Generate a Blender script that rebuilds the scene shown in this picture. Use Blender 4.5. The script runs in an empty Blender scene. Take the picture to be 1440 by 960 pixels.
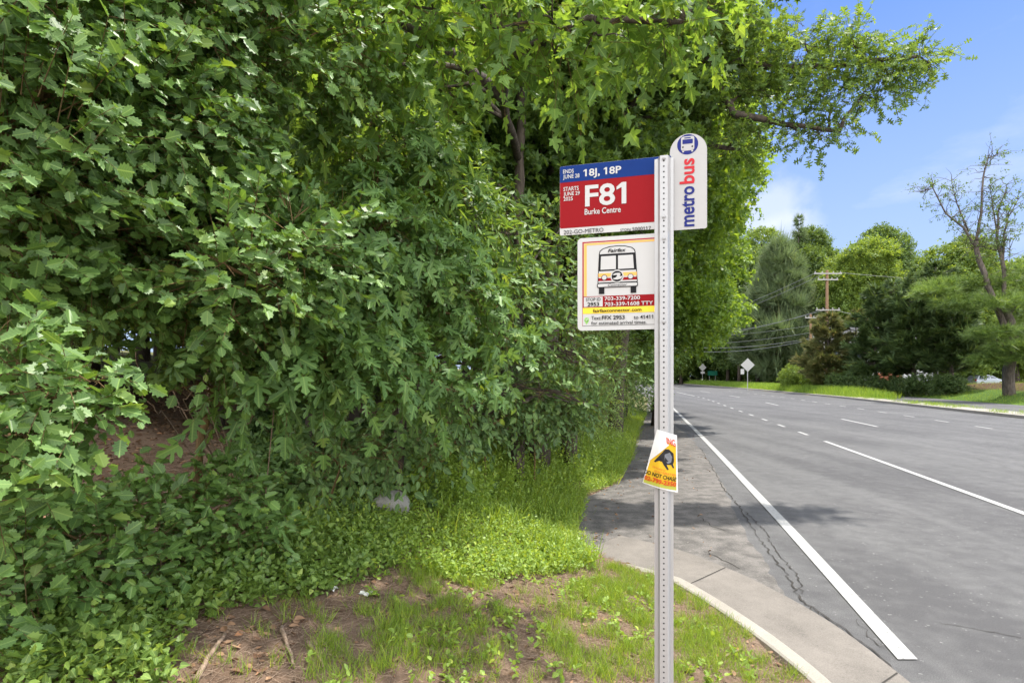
import bpy, math, random
import numpy as np
from mathutils import Vector, Matrix

PI = math.pi
R = math.radians
sc = bpy.context.scene
COL = sc.collection

# ------------------------------------------------------------------ camera, sky, sun, exposure
EYE = 1.8
F = 800.0            # focal length in photograph pixels (photograph 1440 wide)
HZ = 528.0           # horizon row in the photograph
cd = bpy.data.cameras.new('camera')
cam = bpy.data.objects.new('camera', cd)
COL.objects.link(cam)
cam.location = (0, 0, EYE)
cam.rotation_euler = (R(90), 0, 0)
cd.sensor_width = 36.0
cd.lens = 36.0 * F / 1440.0
cd.shift_y = (HZ - 480.0) / 1440.0
cd.clip_start = 0.05
cd.clip_end = 3000
sc.camera = cam

FILL_CLOUD = 17.5  # brightness of the cloud bank added out of view for fill
SUN_EL, SUN_AZ = 66.0, 58.0     # degrees; azimuth measured from +Y towards +X
world = bpy.data.worlds.new('World')
sc.world = world
world.use_nodes = True
wn, wl = world.node_tree.nodes, world.node_tree.links
wn.clear()
w_out = wn.new('ShaderNodeOutputWorld')
w_bg = wn.new('ShaderNodeBackground')
w_sky = wn.new('ShaderNodeTexSky')
w_sky.sky_type = 'NISHITA'
w_sky.sun_disc = False
w_sky.sun_elevation = R(SUN_EL)
w_sky.sun_rotation = R(SUN_AZ)
w_sky.air_density = 0.8
w_sky.dust_density = 0.5
w_sky.ozone_density = 1.6
w_bg.inputs['Strength'].default_value = 0.07
# thin fair-weather clouds low in the sky
w_tc = wn.new('ShaderNodeTexCoord')
w_map = wn.new('ShaderNodeMapping')
w_map.inputs['Scale'].default_value = (1.0, 1.0, 2.6)
w_map.inputs['Location'].default_value = (0.35, 0.2, 0.1)
w_no = wn.new('ShaderNodeTexNoise')
w_no.inputs['Scale'].default_value = 3.2
w_no.inputs['Detail'].default_value = 8
w_no.inputs['Roughness'].default_value = 0.55
w_rp = wn.new('ShaderNodeValToRGB')
w_rp.color_ramp.elements[0].position = 0.52
w_rp.color_ramp.elements[1].position = 0.95
w_sep = wn.new('ShaderNodeSeparateXYZ')
w_alt = wn.new('ShaderNodeMapRange')
w_alt.inputs['From Min'].default_value = 0.62
w_alt.inputs['From Max'].default_value = 0.18
w_mul = wn.new('ShaderNodeMath'); w_mul.operation = 'MULTIPLY'
w_mix = wn.new('ShaderNodeMixRGB')
w_mix.inputs['Color2'].default_value = (4.9, 5.0, 5.2, 1)
wl.new(w_tc.outputs['Generated'], w_map.inputs['Vector'])
wl.new(w_map.outputs['Vector'], w_no.inputs['Vector'])
wl.new(w_no.outputs['Fac'], w_rp.inputs['Fac'])
wl.new(w_tc.outputs['Generated'], w_sep.inputs[0])
wl.new(w_sep.outputs['Z'], w_alt.inputs['Value'])
wl.new(w_rp.outputs['Color'], w_mul.inputs[0])
wl.new(w_alt.outputs['Result'], w_mul.inputs[1])
wl.new(w_mul.outputs[0], w_mix.inputs['Fac'])
w_tint = wn.new('ShaderNodeMixRGB'); w_tint.blend_type = 'MULTIPLY'; w_tint.inputs['Fac'].default_value = 1.0
w_tint.inputs['Color2'].default_value = (.50, .66, .94, 1)
w_hz = wn.new('ShaderNodeMapRange')
w_hz.inputs['From Min'].default_value = 0.52; w_hz.inputs['From Max'].default_value = 0.12; w_hz.inputs['To Max'].default_value = 0.78
w_hm = wn.new('ShaderNodeMixRGB'); w_hm.inputs['Color2'].default_value = (2.5, 3.05, 4.1, 1)
wl.new(w_sky.outputs['Color'], w_tint.inputs['Color1'])
wl.new(w_sep.outputs['Z'], w_hz.inputs['Value']); wl.new(w_hz.outputs['Result'], w_hm.inputs['Fac'])
wl.new(w_tint.outputs['Color'], w_hm.inputs['Color1'])
wl.new(w_hm.outputs['Color'], w_mix.inputs['Color1'])
# unseen bright cloud bank, added overhead and behind the camera as fill light
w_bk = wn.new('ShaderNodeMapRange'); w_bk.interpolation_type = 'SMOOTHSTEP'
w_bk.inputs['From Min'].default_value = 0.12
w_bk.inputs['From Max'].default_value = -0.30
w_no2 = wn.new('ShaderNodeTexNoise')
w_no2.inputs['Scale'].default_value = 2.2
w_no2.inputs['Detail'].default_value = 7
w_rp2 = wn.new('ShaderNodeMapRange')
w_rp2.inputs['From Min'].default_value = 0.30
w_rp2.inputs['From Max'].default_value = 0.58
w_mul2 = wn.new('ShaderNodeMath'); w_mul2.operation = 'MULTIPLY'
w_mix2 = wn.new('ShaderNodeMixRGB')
w_mix2.inputs['Color2'].default_value = (FILL_CLOUD, FILL_CLOUD * .99, FILL_CLOUD * .97, 1)
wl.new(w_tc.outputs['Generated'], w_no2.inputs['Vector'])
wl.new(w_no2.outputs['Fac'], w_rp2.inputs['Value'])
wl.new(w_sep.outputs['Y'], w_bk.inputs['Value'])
w_last = w_mix.outputs['Color']
for (cx_, cy_, cz_, rx_) in ((.392, .88, .262, .075), (.43, .875, .225, .05)):
    w_sb = wn.new('ShaderNodeVectorMath'); w_sb.operation = 'SUBTRACT'; w_sb.inputs[1].default_value = (cx_, cy_, cz_)
    w_sc = wn.new('ShaderNodeVectorMath'); w_sc.operation = 'MULTIPLY'; w_sc.inputs[1].default_value = (1 / rx_, .3 / rx_, 1.5 / rx_)
    w_ln = wn.new('ShaderNodeVectorMath'); w_ln.operation = 'LENGTH'
    w_n3 = wn.new('ShaderNodeTexNoise'); w_n3.inputs['Scale'].default_value = 14.0; w_n3.inputs['Detail'].default_value = 8
    w_ad = wn.new('ShaderNodeMath'); w_ad.operation = 'MULTIPLY_ADD'; w_ad.inputs[1].default_value = 1.9
    w_m3 = wn.new('ShaderNodeMapRange'); w_m3.interpolation_type = 'SMOOTHSTEP'
    w_m3.inputs['From Min'].default_value = 1.95; w_m3.inputs['From Max'].default_value = 1.25; w_m3.inputs['To Max'].default_value = .42
    w_x3 = wn.new('ShaderNodeMixRGB'); w_x3.inputs['Color2'].default_value = (5.0, 5.1, 5.3, 1)
    wl.new(w_tc.outputs['Generated'], w_sb.inputs[0]); wl.new(w_sb.outputs[0], w_sc.inputs[0]); wl.new(w_sc.outputs[0], w_ln.inputs[0])
    wl.new(w_tc.outputs['Generated'], w_n3.inputs['Vector'])
    wl.new(w_n3.outputs['Fac'], w_ad.inputs[0]); wl.new(w_ln.outputs['Value'], w_ad.inputs[2]); wl.new(w_ad.outputs[0], w_m3.inputs['Value'])
    wl.new(w_m3.outputs['Result'], w_x3.inputs['Fac']); wl.new(w_last, w_x3.inputs['Color1'])
    w_last = w_x3.outputs['Color']
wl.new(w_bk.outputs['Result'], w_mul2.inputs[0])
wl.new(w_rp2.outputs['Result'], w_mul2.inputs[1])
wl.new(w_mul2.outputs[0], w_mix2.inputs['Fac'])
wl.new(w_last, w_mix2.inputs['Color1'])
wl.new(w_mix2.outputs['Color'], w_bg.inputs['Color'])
wl.new(w_bg.outputs['Background'], w_out.inputs['Surface'])

sd = bpy.data.lights.new('sun', 'SUN')
sd.energy = 2.2
sd.angle = R(1.0)
sd.color = (1.0, 0.95, 0.87)
sun = bpy.data.objects.new('sun', sd)
COL.objects.link(sun)
_d = Vector((math.sin(R(SUN_AZ)) * math.cos(R(SUN_EL)), math.cos(R(SUN_AZ)) * math.cos(R(SUN_EL)), math.sin(R(SUN_EL))))
sun.rotation_euler = _d.to_track_quat('Z', 'Y').to_euler()
sun.location = (20, 20, 60)

sc.view_settings.view_transform = 'Standard'
sc.view_settings.look = 'None'
sc.view_settings.exposure = 1.75
sc.view_settings.gamma = 1.0
sc.view_settings.use_curve_mapping = False
sc.cycles.max_bounces = 8
sc.cycles.diffuse_bounces = 4
sc.cycles.transmission_bounces = 6
sc.cycles.transparent_max_bounces = 8
sc.cycles.caustics_reflective = False
sc.cycles.caustics_refractive = False
sc.cycles.sample_clamp_indirect = 6.0

# ------------------------------------------------------------------ materials
def new_mat(name):
    m = bpy.data.materials.new(name)
    m.use_nodes = True
    nt = m.node_tree
    nt.nodes.clear()
    return m, nt.nodes, nt.links

def P(n, l, name_color=None, rough=0.6, spec=0.5, metal=0.0):
    out = n.new('ShaderNodeOutputMaterial')
    b = n.new('ShaderNodeBsdfPrincipled')
    b.inputs['Roughness'].default_value = rough
    b.inputs['Specular IOR Level'].default_value = spec
    b.inputs['Metallic'].default_value = metal
    if name_color is not None:
        b.inputs['Base Color'].default_value = (*name_color, 1)
    l.new(b.outputs[0], out.inputs[0])
    return b, out

def plain(name, color, rough=0.6, spec=0.5, metal=0.0, var=0.08, scale=30.0):
    """procedural paint / plastic with slight mottling"""
    m, n, l = new_mat(name)
    b, out = P(n, l, None, rough, spec, metal)
    tc = n.new('ShaderNodeTexCoord')
    no = n.new('ShaderNodeTexNoise'); no.inputs['Scale'].default_value = scale; no.inputs['Detail'].default_value = 5
    mr = n.new('ShaderNodeMapRange'); mr.inputs['To Min'].default_value = 1 - var; mr.inputs['To Max'].default_value = 1 + var
    mx = n.new('ShaderNodeMixRGB'); mx.blend_type = 'MULTIPLY'; mx.inputs['Fac'].default_value = 1
    mx.inputs['Color1'].default_value = (*color, 1)
    l.new(tc.outputs['Object'], no.inputs['Vector'])
    l.new(no.outputs['Fac'], mr.inputs['Value'])
    l.new(mr.outputs[0], mx.inputs['Color2'])
    l.new(mx.outputs[0], b.inputs['Base Color'])
    return m

def ramp(n, stops):
    r = n.new('ShaderNodeValToRGB')
    e = r.color_ramp.elements
    while len(e) > 1:
        e.remove(e[-1])
    e[0].position, e[0].color = stops[0][0], (*stops[0][1], 1)
    for p, c in stops[1:]:
        x = e.new(p); x.color = (*c, 1)
    return r

def noise(n, l, scale, detail=6, rough=0.6, coord='Object', vec=None):
    no = n.new('ShaderNodeTexNoise')
    no.inputs['Scale'].default_value = scale
    no.inputs['Detail'].default_value = detail
    no.inputs['Roughness'].default_value = rough
    if vec is None:
        tc = n.new('ShaderNodeTexCoord')
        vec = tc.outputs[coord]
    l.new(vec, no.inputs['Vector'])
    return no

def leaf_mat(name, dark, light, rough=0.42, trans=0.35, tcol=None, vein=True, spec=0.5):
    """leaf: random colour per leaf, paler midrib, gloss and light passing through"""
    m, n, l = new_mat(name)
    out = n.new('ShaderNodeOutputMaterial')
    b = n.new('ShaderNodeBsdfPrincipled')
    b.inputs['Roughness'].default_value = rough
    b.inputs['Specular IOR Level'].default_value = spec
    g = n.new('ShaderNodeNewGeometry')
    rp = ramp(n, [(0.0, dark), (0.6, [(a + c) / 2 for a, c in zip(dark, light)]), (0.93, light),
                  (1.0, (light[0] * 1.5, light[1] * 1.2, light[2]))])
    l.new(g.outputs['Random Per Island'], rp.inputs['Fac'])
    col = rp.outputs['Color']
    if vein:
        uv = n.new('ShaderNodeUVMap'); uv.uv_map = 'leaf'
        sp = n.new('ShaderNodeSeparateXYZ')
        l.new(uv.outputs['UV'], sp.inputs[0])
        a = n.new('ShaderNodeMath'); a.operation = 'SUBTRACT'; a.inputs[1].default_value = 0.5
        ab = n.new('ShaderNodeMath'); ab.operation = 'ABSOLUTE'
        mr = n.new('ShaderNodeMapRange')
        mr.inputs['From Min'].default_value = 0.012; mr.inputs['From Max'].default_value = 0.04
        mr.inputs['To Min'].default_value = 0.5; mr.inputs['To Max'].default_value = 0.0
        l.new(sp.outputs['X'], a.inputs[0]); l.new(a.outputs[0], ab.inputs[0]); l.new(ab.outputs[0], mr.inputs['Value'])
        # side veins running obliquely from the midrib
        ad = n.new('ShaderNodeMath'); ad.operation = 'MULTIPLY_ADD'; ad.inputs[1].default_value = -0.7
        l.new(ab.outputs[0], ad.inputs[0]); l.new(sp.outputs['Y'], ad.inputs[2])
        ml = n.new('ShaderNodeMath'); ml.operation = 'MULTIPLY'; ml.inputs[1].default_value = 44.0
        l.new(ad.outputs[0], ml.inputs[0])
        si = n.new('ShaderNodeMath'); si.operation = 'SINE'
        l.new(ml.outputs[0], si.inputs[0])
        mv = n.new('ShaderNodeMapRange')
        mv.inputs['From Min'].default_value = 0.82; mv.inputs['From Max'].default_value = 1.0
        mv.inputs['To Max'].default_value = 0.22
        l.new(si.outputs[0], mv.inputs['Value'])
        mxm = n.new('ShaderNodeMath'); mxm.operation = 'MAXIMUM'
        l.new(mr.outputs[0], mxm.inputs[0]); l.new(mv.outputs[0], mxm.inputs[1])
        mx = n.new('ShaderNodeMixRGB')
        mx.inputs['Color2'].default_value = (light[0] * 1.9 + .03, light[1] * 1.6 + .03, light[2] * 1.7 + .02, 1)
        l.new(mxm.outputs[0], mx.inputs['Fac']); l.new(col, mx.inputs['Color1'])
        col = mx.outputs['Color']
    l.new(col, b.inputs['Base Color'])
    t = n.new('ShaderNodeBsdfTranslucent')
    if tcol is None:
        tcol = (2.4, 2.0, 0.8)
    mm = n.new('ShaderNodeMixRGB'); mm.blend_type = 'MULTIPLY'; mm.inputs['Fac'].default_value = 1
    mm.inputs['Color2'].default_value = (*tcol, 1)
    l.new(col, mm.inputs['Color1'])
    l.new(mm.outputs['Color'], t.inputs['Color'])
    mix = n.new('ShaderNodeMixShader'); mix.inputs['Fac'].default_value = trans
    l.new(b.outputs[0], mix.inputs[1]); l.new(t.outputs[0], mix.inputs[2])
    l.new(mix.outputs[0], out.inputs[0])
    return m

def bark_mat(name, dark, light, scale=9.0):
    m, n, l = new_mat(name)
    b, out = P(n, l, None, 0.9, 0.2)
    tc = n.new('ShaderNodeTexCoord')
    mp = n.new('ShaderNodeMapping'); mp.inputs['Scale'].default_value = (1, 1, 0.22)
    l.new(tc.outputs['Object'], mp.inputs['Vector'])
    no = noise(n, l, scale * 2, 8, 0.65, vec=mp.outputs['Vector'])
    rp = ramp(n, [(0.32, dark), (0.68, light)])
    l.new(no.outputs['Fac'], rp.inputs['Fac'])
    l.new(rp.outputs['Color'], b.inputs['Base Color'])
    bp = n.new('ShaderNodeBump'); bp.inputs['Strength'].default_value = 0.7; bp.inputs['Distance'].default_value = 0.03
    l.new(no.outputs['Fac'], bp.inputs['Height']); l.new(bp.outputs[0], b.inputs['Normal'])
    return m

def asphalt_mat(name, c0, c1, speck, fine=260.0, streak=True):
    m, n, l = new_mat(name)
    b, out = P(n, l, None, 0.85, 0.3)
    tc = n.new('ShaderNodeTexCoord')
    v = tc.outputs['Object']
    big = noise(n, l, 0.35, 5, 0.6, vec=v)
    mid = noise(n, l, 5.0, 6, 0.6, vec=v)
    mp = n.new('ShaderNodeMapping'); mp.inputs['Rotation'].default_value = (0, 0, R(13)); mp.inputs['Scale'].default_value = (1.0, 0.05, 1)
    l.new(v, mp.inputs['Vector'])
    st = noise(n, l, 1.4, 4, 0.5, vec=mp.outputs['Vector'])
    fi = noise(n, l, fine, 3, 0.8, vec=v)
    vo = n.new('ShaderNodeTexVoronoi'); vo.inputs['Scale'].default_value = fine * 0.45
    l.new(v, vo.inputs['Vector'])
    a1 = n.new('ShaderNodeMath'); a1.operation = 'ADD'
    a2 = n.new('ShaderNodeMath'); a2.operation = 'ADD'
    l.new(big.outputs['Fac'], a1.inputs[0]); l.new(mid.outputs['Fac'], a1.inputs[1])
    l.new(a1.outputs[0], a2.inputs[0]); l.new((st if streak else mid).outputs['Fac'], a2.inputs[1])
    rp = ramp(n, [(0.42, c0), (0.58, c1)])
    dv = n.new('ShaderNodeMath'); dv.operation = 'DIVIDE'; dv.inputs[1].default_value = 3.0
    l.new(a2.outputs[0], dv.inputs[0]); l.new(dv.outputs[0], rp.inputs['Fac'])
    fr = n.new('ShaderNodeMapRange'); fr.inputs['From Min'].default_value = 0.3; fr.inputs['From Max'].default_value = 0.7
    fr.inputs['To Min'].default_value = 0.55; fr.inputs['To Max'].default_value = 1.5
    l.new(fi.outputs['Fac'], fr.inputs['Value'])
    mx = n.new('ShaderNodeMixRGB'); mx.blend_type = 'MULTIPLY'; mx.inputs['Fac'].default_value = 1.0
    l.new(rp.outputs['Color'], mx.inputs['Color1']); l.new(fr.outputs[0], mx.inputs['Color2'])
    # pale stones
    vr = n.new('ShaderNodeMapRange'); vr.inputs['From Min'].default_value = 0.988; vr.inputs['From Max'].default_value = 1.0
    sp = n.new('ShaderNodeSeparateColor'); l.new(vo.outputs['Color'], sp.inputs[0])
    l.new(sp.outputs[0], vr.inputs['Value'])
    m2 = n.new('ShaderNodeMixRGB'); m2.inputs['Color2'].default_value = (*speck, 1)
    l.new(vr.outputs[0], m2.inputs['Fac']); l.new(mx.outputs['Color'], m2.inputs['Color1'])
    l.new(m2.outputs['Color'], b.inputs['Base Color'])
    bp = n.new('ShaderNodeBump'); bp.inputs['Strength'].default_value = 0.5; bp.inputs['Distance'].default_value = 0.006
    l.new(fi.outputs['Fac'], bp.inputs['Height']); l.new(bp.outputs[0], b.inputs['Normal'])
    return m

def ground_mat():
    m, n, l = new_mat('soil and turf')
    b, out = P(n, l, None, 0.95, 0.15)
    tc = n.new('ShaderNodeTexCoord'); v = tc.outputs['Object']
    at = n.new('ShaderNodeAttribute'); at.attribute_name = 'cover'
    sp = n.new('ShaderNodeSeparateColor'); l.new(at.outputs['Color'], sp.inputs[0])
    n1 = noise(n, l, 2.2, 8, 0.65, vec=v)
    n2 = noise(n, l, 38.0, 6, 0.7, vec=v)
    n3 = noise(n, l, 140.0, 4, 0.8, vec=v)
    soil = ramp(n, [(0.28, (.085, .052, .034)), (0.44, (.18, .118, .08)), (0.56, (.27, .19, .135)), (0.72, (.42, .32, .235))])
    ad = n.new('ShaderNodeMath'); ad.operation = 'ADD'; l.new(n1.outputs['Fac'], ad.inputs[0]); l.new(n2.outputs['Fac'], ad.inputs[1])
    ad2 = n.new('ShaderNodeMath'); ad2.operation = 'ADD'; l.new(ad.outputs[0], ad2.inputs[0]); l.new(n3.outputs['Fac'], ad2.inputs[1])
    dv = n.new('ShaderNodeMath'); dv.operation = 'DIVIDE'; dv.inputs[1].default_value = 3; l.new(ad2.outputs[0], dv.inputs[0])
    l.new(dv.outputs[0], soil.inputs['Fac'])
    grass = ramp(n, [(0.3, (.035, .075, .012)), (0.7, (.11, .19, .03))])
    l.new(dv.outputs[0], grass.inputs['Fac'])
    mulch = ramp(n, [(0.3, (.052, .030, .019)), (0.7, (.125, .070, .045))])
    l.new(dv.outputs[0], mulch.inputs['Fac'])
    m1 = n.new('ShaderNodeMixRGB'); l.new(sp.outputs[0], m1.inputs['Fac']); l.new(soil.outputs['Color'], m1.inputs['Color1']); l.new(grass.outputs['Color'], m1.inputs['Color2'])
    m2 = n.new('ShaderNodeMixRGB'); l.new(sp.outputs[1], m2.inputs['Fac']); l.new(m1.outputs['Color'], m2.inputs['Color1']); l.new(mulch.outputs['Color'], m2.inputs['Color2'])
    l.new(m2.outputs['Color'], b.inputs['Base Color'])
    bp = n.new('ShaderNodeBump'); bp.inputs['Strength'].default_value = 0.8; bp.inputs['Distance'].default_value = 0.02
    l.new(ad2.outputs[0], bp.inputs['Height']); l.new(bp.outputs[0], b.inputs['Normal'])
    return m

def concrete_mat(name, c0, c1):
    m, n, l = new_mat(name)
    b, out = P(n, l, None, 0.85, 0.3)
    tc = n.new('ShaderNodeTexCoord'); v = tc.outputs['Object']
    a = noise(n, l, 2.1, 10, 0.75, vec=v); c = noise(n, l, 120.0, 4, 0.7, vec=v)
    ad = n.new('ShaderNodeMath'); ad.operation = 'ADD'; l.new(a.outputs['Fac'], ad.inputs[0]); l.new(c.outputs['Fac'], ad.inputs[1])
    dv = n.new('ShaderNodeMath'); dv.operation = 'DIVIDE'; dv.inputs[1].default_value = 2; l.new(ad.outputs[0], dv.inputs[0])
    rp = ramp(n, [(0.36, c0), (0.48, [(p + q) / 2 for p, q in zip(c0, c1)]), (0.62, c1)]); l.new(dv.outputs[0], rp.inputs['Fac'])
    l.new(rp.outputs['Color'], b.inputs['Base Color'])
    bp = n.new('ShaderNodeBump'); bp.inputs['Strength'].default_value = 0.4; bp.inputs['Distance'].default_value = 0.005
    l.new(c.outputs['Fac'], bp.inputs['Height']); l.new(bp.outputs[0], b.inputs['Normal'])
    return m

def worn_paint(name, paint, under, thr=0.36):
    m, n, l = new_mat(name)
    b, out = P(n, l, None, 0.7, 0.3)
    tc = n.new('ShaderNodeTexCoord'); v = tc.outputs['Object']
    a = noise(n, l, 26.0, 10, 0.82, vec=v)
    rp = ramp(n, [(thr - .06, under), (thr + .03, [c_ * .88 for c_ in paint]), (.60, paint)])
    l.new(a.outputs['Fac'], rp.inputs['Fac']); l.new(rp.outputs['Color'], b.inputs['Base Color'])
    return m

M = {}
M['ground'] = ground_mat()
M['asphalt'] = asphalt_mat('worn grey asphalt', (.074, .073, .074), (.118, .117, .116), (.20, .195, .19), 150.0)
M['shoulder'] = asphalt_mat('older brown grey asphalt', (.092, .086, .079), (.165, .153, .140), (.24, .22, .20), 130.0, False)
M['concrete'] = concrete_mat('gutter concrete', (.110, .100, .088), (.235, .212, .186))
M['kerbtop'] = concrete_mat('kerb concrete', (.22, .20, .17), (.36, .335, .29))
M['crack'] = plain('crack filled with dirt', (.058, .054, .049), 0.95, 0.1)
M['paint'] = worn_paint('worn white road paint', (.41, .41, .395), (.14, .14, .14), .43)
M['galv'] = plain('galvanised steel', (.44, .44, .44), 0.42, 0.5, 0.35, 0.06, 60)
M['dark'] = plain('hole shadow steel', (.03, .03, .03), 0.8)
M['wood_pole'] = bark_mat('creosoted wood', (.17, .10, .06), (.34, .22, .14), 14)
M['bark'] = bark_mat('dark grey brown bark', (.035, .028, .022), (.13, .105, .085))
M['barkpine'] = bark_mat('pine bark', (.06, .05, .044), (.18, .15, .13), 5)
M['twig'] = bark_mat('green brown twig', (.13, .085, .04), (.26, .17, .08), 40)
M['twigdark'] = bark_mat('dark twig', (.05, .038, .028), (.12, .09, .065), 40)
M['deadwood'] = bark_mat('bleached dead wood', (.22, .15, .10), (.45, .34, .25), 40)
M['holly'] = leaf_mat('holly leaf', (0.068, 0.137, 0.036), (0.144, 0.258, 0.061), 0.46, 0.22, (2.2, 2.0, .7), spec=0.38)
M['mulberry'] = leaf_mat('lobed leaf', (0.071, 0.145, 0.042), (0.136, 0.250, 0.064),  0.52, 0.28, spec=0.32)
M['ovate'] = leaf_mat('ovate leaf', (0.068, 0.134, 0.042), (0.144, 0.250, 0.068),  0.52, 0.28, spec=0.32)
M['vine'] = leaf_mat('vine leaf', (0.068, 0.129, 0.044), (0.136, 0.236, 0.072),  0.52, 0.22, spec=0.32)
M['maple'] = leaf_mat('maple leaf', (0.083, 0.160, 0.043), (0.157, 0.275, 0.056),  0.52, 0.45, spec=0.32)
M['crownlime'] = leaf_mat('light tree leaf', (0.096, 0.174, 0.033), (0.192, 0.312, 0.052), 0.5, 0.45, vein=False)
M['crowndark'] = leaf_mat('forest tree leaf', (0.064, 0.123, 0.031), (0.136, 0.232, 0.047), 0.5, 0.38, vein=False)
M['oak'] = leaf_mat('oak leaf', (0.074, 0.138, 0.037), (0.140, 0.239, 0.053),  0.52, 0.4, spec=0.32)
M['honey'] = leaf_mat('shrub small leaf', (0.112, 0.189, 0.047), (0.216, 0.334, 0.081), 0.5, 0.35, vein=False)
M['weed'] = leaf_mat('weed leaf', (0.138, 0.231, 0.036), (0.259, 0.383, 0.066), 0.5, 0.35)
M['clover'] = leaf_mat('low herb leaf', (0.101, 0.180, 0.038), (0.203, 0.318, 0.070), 0.5, 0.32)
M['grass'] = leaf_mat('grass blade', (0.124, 0.210, 0.024), (0.271, 0.382, 0.054), 0.5, 0.35, vein=False)
M['grassfar'] = leaf_mat('sunny long grass', (.11, .20, .02), (.24, .36, .05), 0.6, 0.35, vein=False)
M['farleaf'] = leaf_mat('distant broad leaf', (0.068, 0.124, 0.037), (0.149, 0.234, 0.056), 0.6, 0.35, vein=False)
M['farlime'] = leaf_mat('distant light leaf', (0.108, 0.176, 0.037), (0.203, 0.299, 0.062), 0.6, 0.4, vein=False)
M['fargrey'] = leaf_mat('distant grey green needles', (0.101, 0.150, 0.075), (0.189, 0.247, 0.119), 0.6, 0.3, (1.6, 1.6, .9), vein=False)
M['pine'] = leaf_mat('pine needle', (0.095, 0.163, 0.044), (0.203, 0.293, 0.075), 0.5, 0.35, (1.7, 1.6, .8), vein=False)
M['cedar'] = leaf_mat('dark cedar spray', (0.043, 0.084, 0.029), (0.109, 0.168, 0.049), 0.6, 0.15, vein=False)
M['cedarbrown'] = leaf_mat('browning cedar spray', (0.087, 0.126, 0.034), (0.217, 0.196, 0.072), 0.7, 0.25, (1.5, 1.4, .9), vein=False)
M['deadleaf'] = leaf_mat('dead leaf', (.11, .055, .028), (.34, .21, .12), 0.8, 0.15, (1.3, 1.1, .9), vein=False)
M['shrubfar'] = leaf_mat('far hedge leaf', (0.047, 0.091, 0.030), (0.121, 0.195, 0.056), 0.5, 0.25, vein=False)
M['white'] = plain('reflective white sheeting', (.50, .50, .49), 0.45, 0.4, 0, 0.07, 9)
M['flagwhite'] = plain('flag white sheeting', (.43, .425, .42), 0.5, 0.4, 0, 0.03)
M['navy'] = plain('navy ink', (.020, .028, .17), 0.65, 0.15, 0, 0.05)
M['blue'] = plain('blue ink', (.004, .030, .165), 0.65, 0.15, 0, 0.05)
M['red'] = plain('red ink', (.26, .005, .009), 0.65, 0.15, 0, 0.05)
M['redtext'] = plain('red lettering', (.50, .03, .04), 0.65, 0.15, 0, 0.05)
M['darkred'] = plain('dark red ink', (.36, .02, .025), 0.65, 0.15, 0, 0.05)
M['amber'] = plain('amber ink', (.80, .44, .12), 0.65, 0.15, 0, 0.05)
M['yellow'] = plain('yellow ink', (.86, .62, .06), 0.65, 0.15, 0, 0.05)
M['ink'] = plain('black ink', (.012, .012, .014), 0.65, 0.15, 0, 0.05)
M['leafgreen'] = plain('green ink', (.25, .52, .12), 0.5, 0.4)
M['alu'] = plain('bare aluminium sign back', (.48, .48, .47), 0.5, 0.5, 0.25)
M['guidegreen'] = plain('guide sign green', (.01, .16, .10), 0.5)
M['paper'] = plain('damp white paper', (.70, .70, .68), 0.75, 0.2, 0, 0.05)
M['flyeryellow'] = plain('flyer yellow', (.66, .40, .015), 0.6, 0.3, 0, 0.12, 25)
M['flyerred'] = plain('flyer red', (.55, .055, .01), 0.6)
M['dogdark'] = plain('dog photo black', (.02, .02, .023), 0.6, 0.3, 0, 0.5, 60)
M['doggrey'] = plain('dog photo grey', (.16, .17, .19), 0.6, 0.3, 0, 0.5, 60)
M['olive'] = plain('flyer olive border', (.42, .44, .06), 0.6)
M['wire'] = plain('weathered cable', (.27, .27, .275), 0.5)
M['insul'] = plain('grey insulator', (.33, .32, .31), 0.4)
M['carpaint'] = plain('silver blue car paint', (.36, .40, .47), 0.28, 0.5, 0.4, 0.02)
M['glass'] = plain('dark car glass', (.05, .07, .10), 0.08, 0.6)
M['tyre'] = plain('tyre rubber', (.02, .02, .02), 0.85)
M['rim'] = plain('alloy', (.5, .5, .5), 0.35, 0.5, 0.7)
M['lens'] = plain('red lamp lens', (.35, .03, .03), 0.2)
M['siding'] = plain('pale grey siding', (.50, .50, .53), 0.7, 0.3, 0, 0.06)
M['brick'] = plain('red brick', (.30, .11, .07), 0.85, 0.2, 0, 0.25, 20)
M['shingle'] = plain('grey shingles', (.13, .13, .135), 0.9, 0.2, 0, 0.2, 12)
M['rock'] = concrete_mat('pale quartz rock', (.12, .115, .105), (.36, .35, .325))

# ------------------------------------------------------------------ mesh helpers
def link(name, me, parent=None):
    o = bpy.data.objects.new(name, me)
    COL.objects.link(o)
    if parent is not None:
        o.parent = parent
    return o

def tag(o, label=None, cat=None, group=None, kind=None):
    if label: o['label'] = label
    if cat: o['category'] = cat
    if group: o['group'] = group
    if kind: o['kind'] = kind
    return o

def empty(name, loc, rz=0.0):
    o = bpy.data.objects.new(name, None)
    COL.objects.link(o)
    o.location = loc
    o.rotation_euler = (0, 0, rz)
    o.empty_display_size = 0.1
    return o

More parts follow.
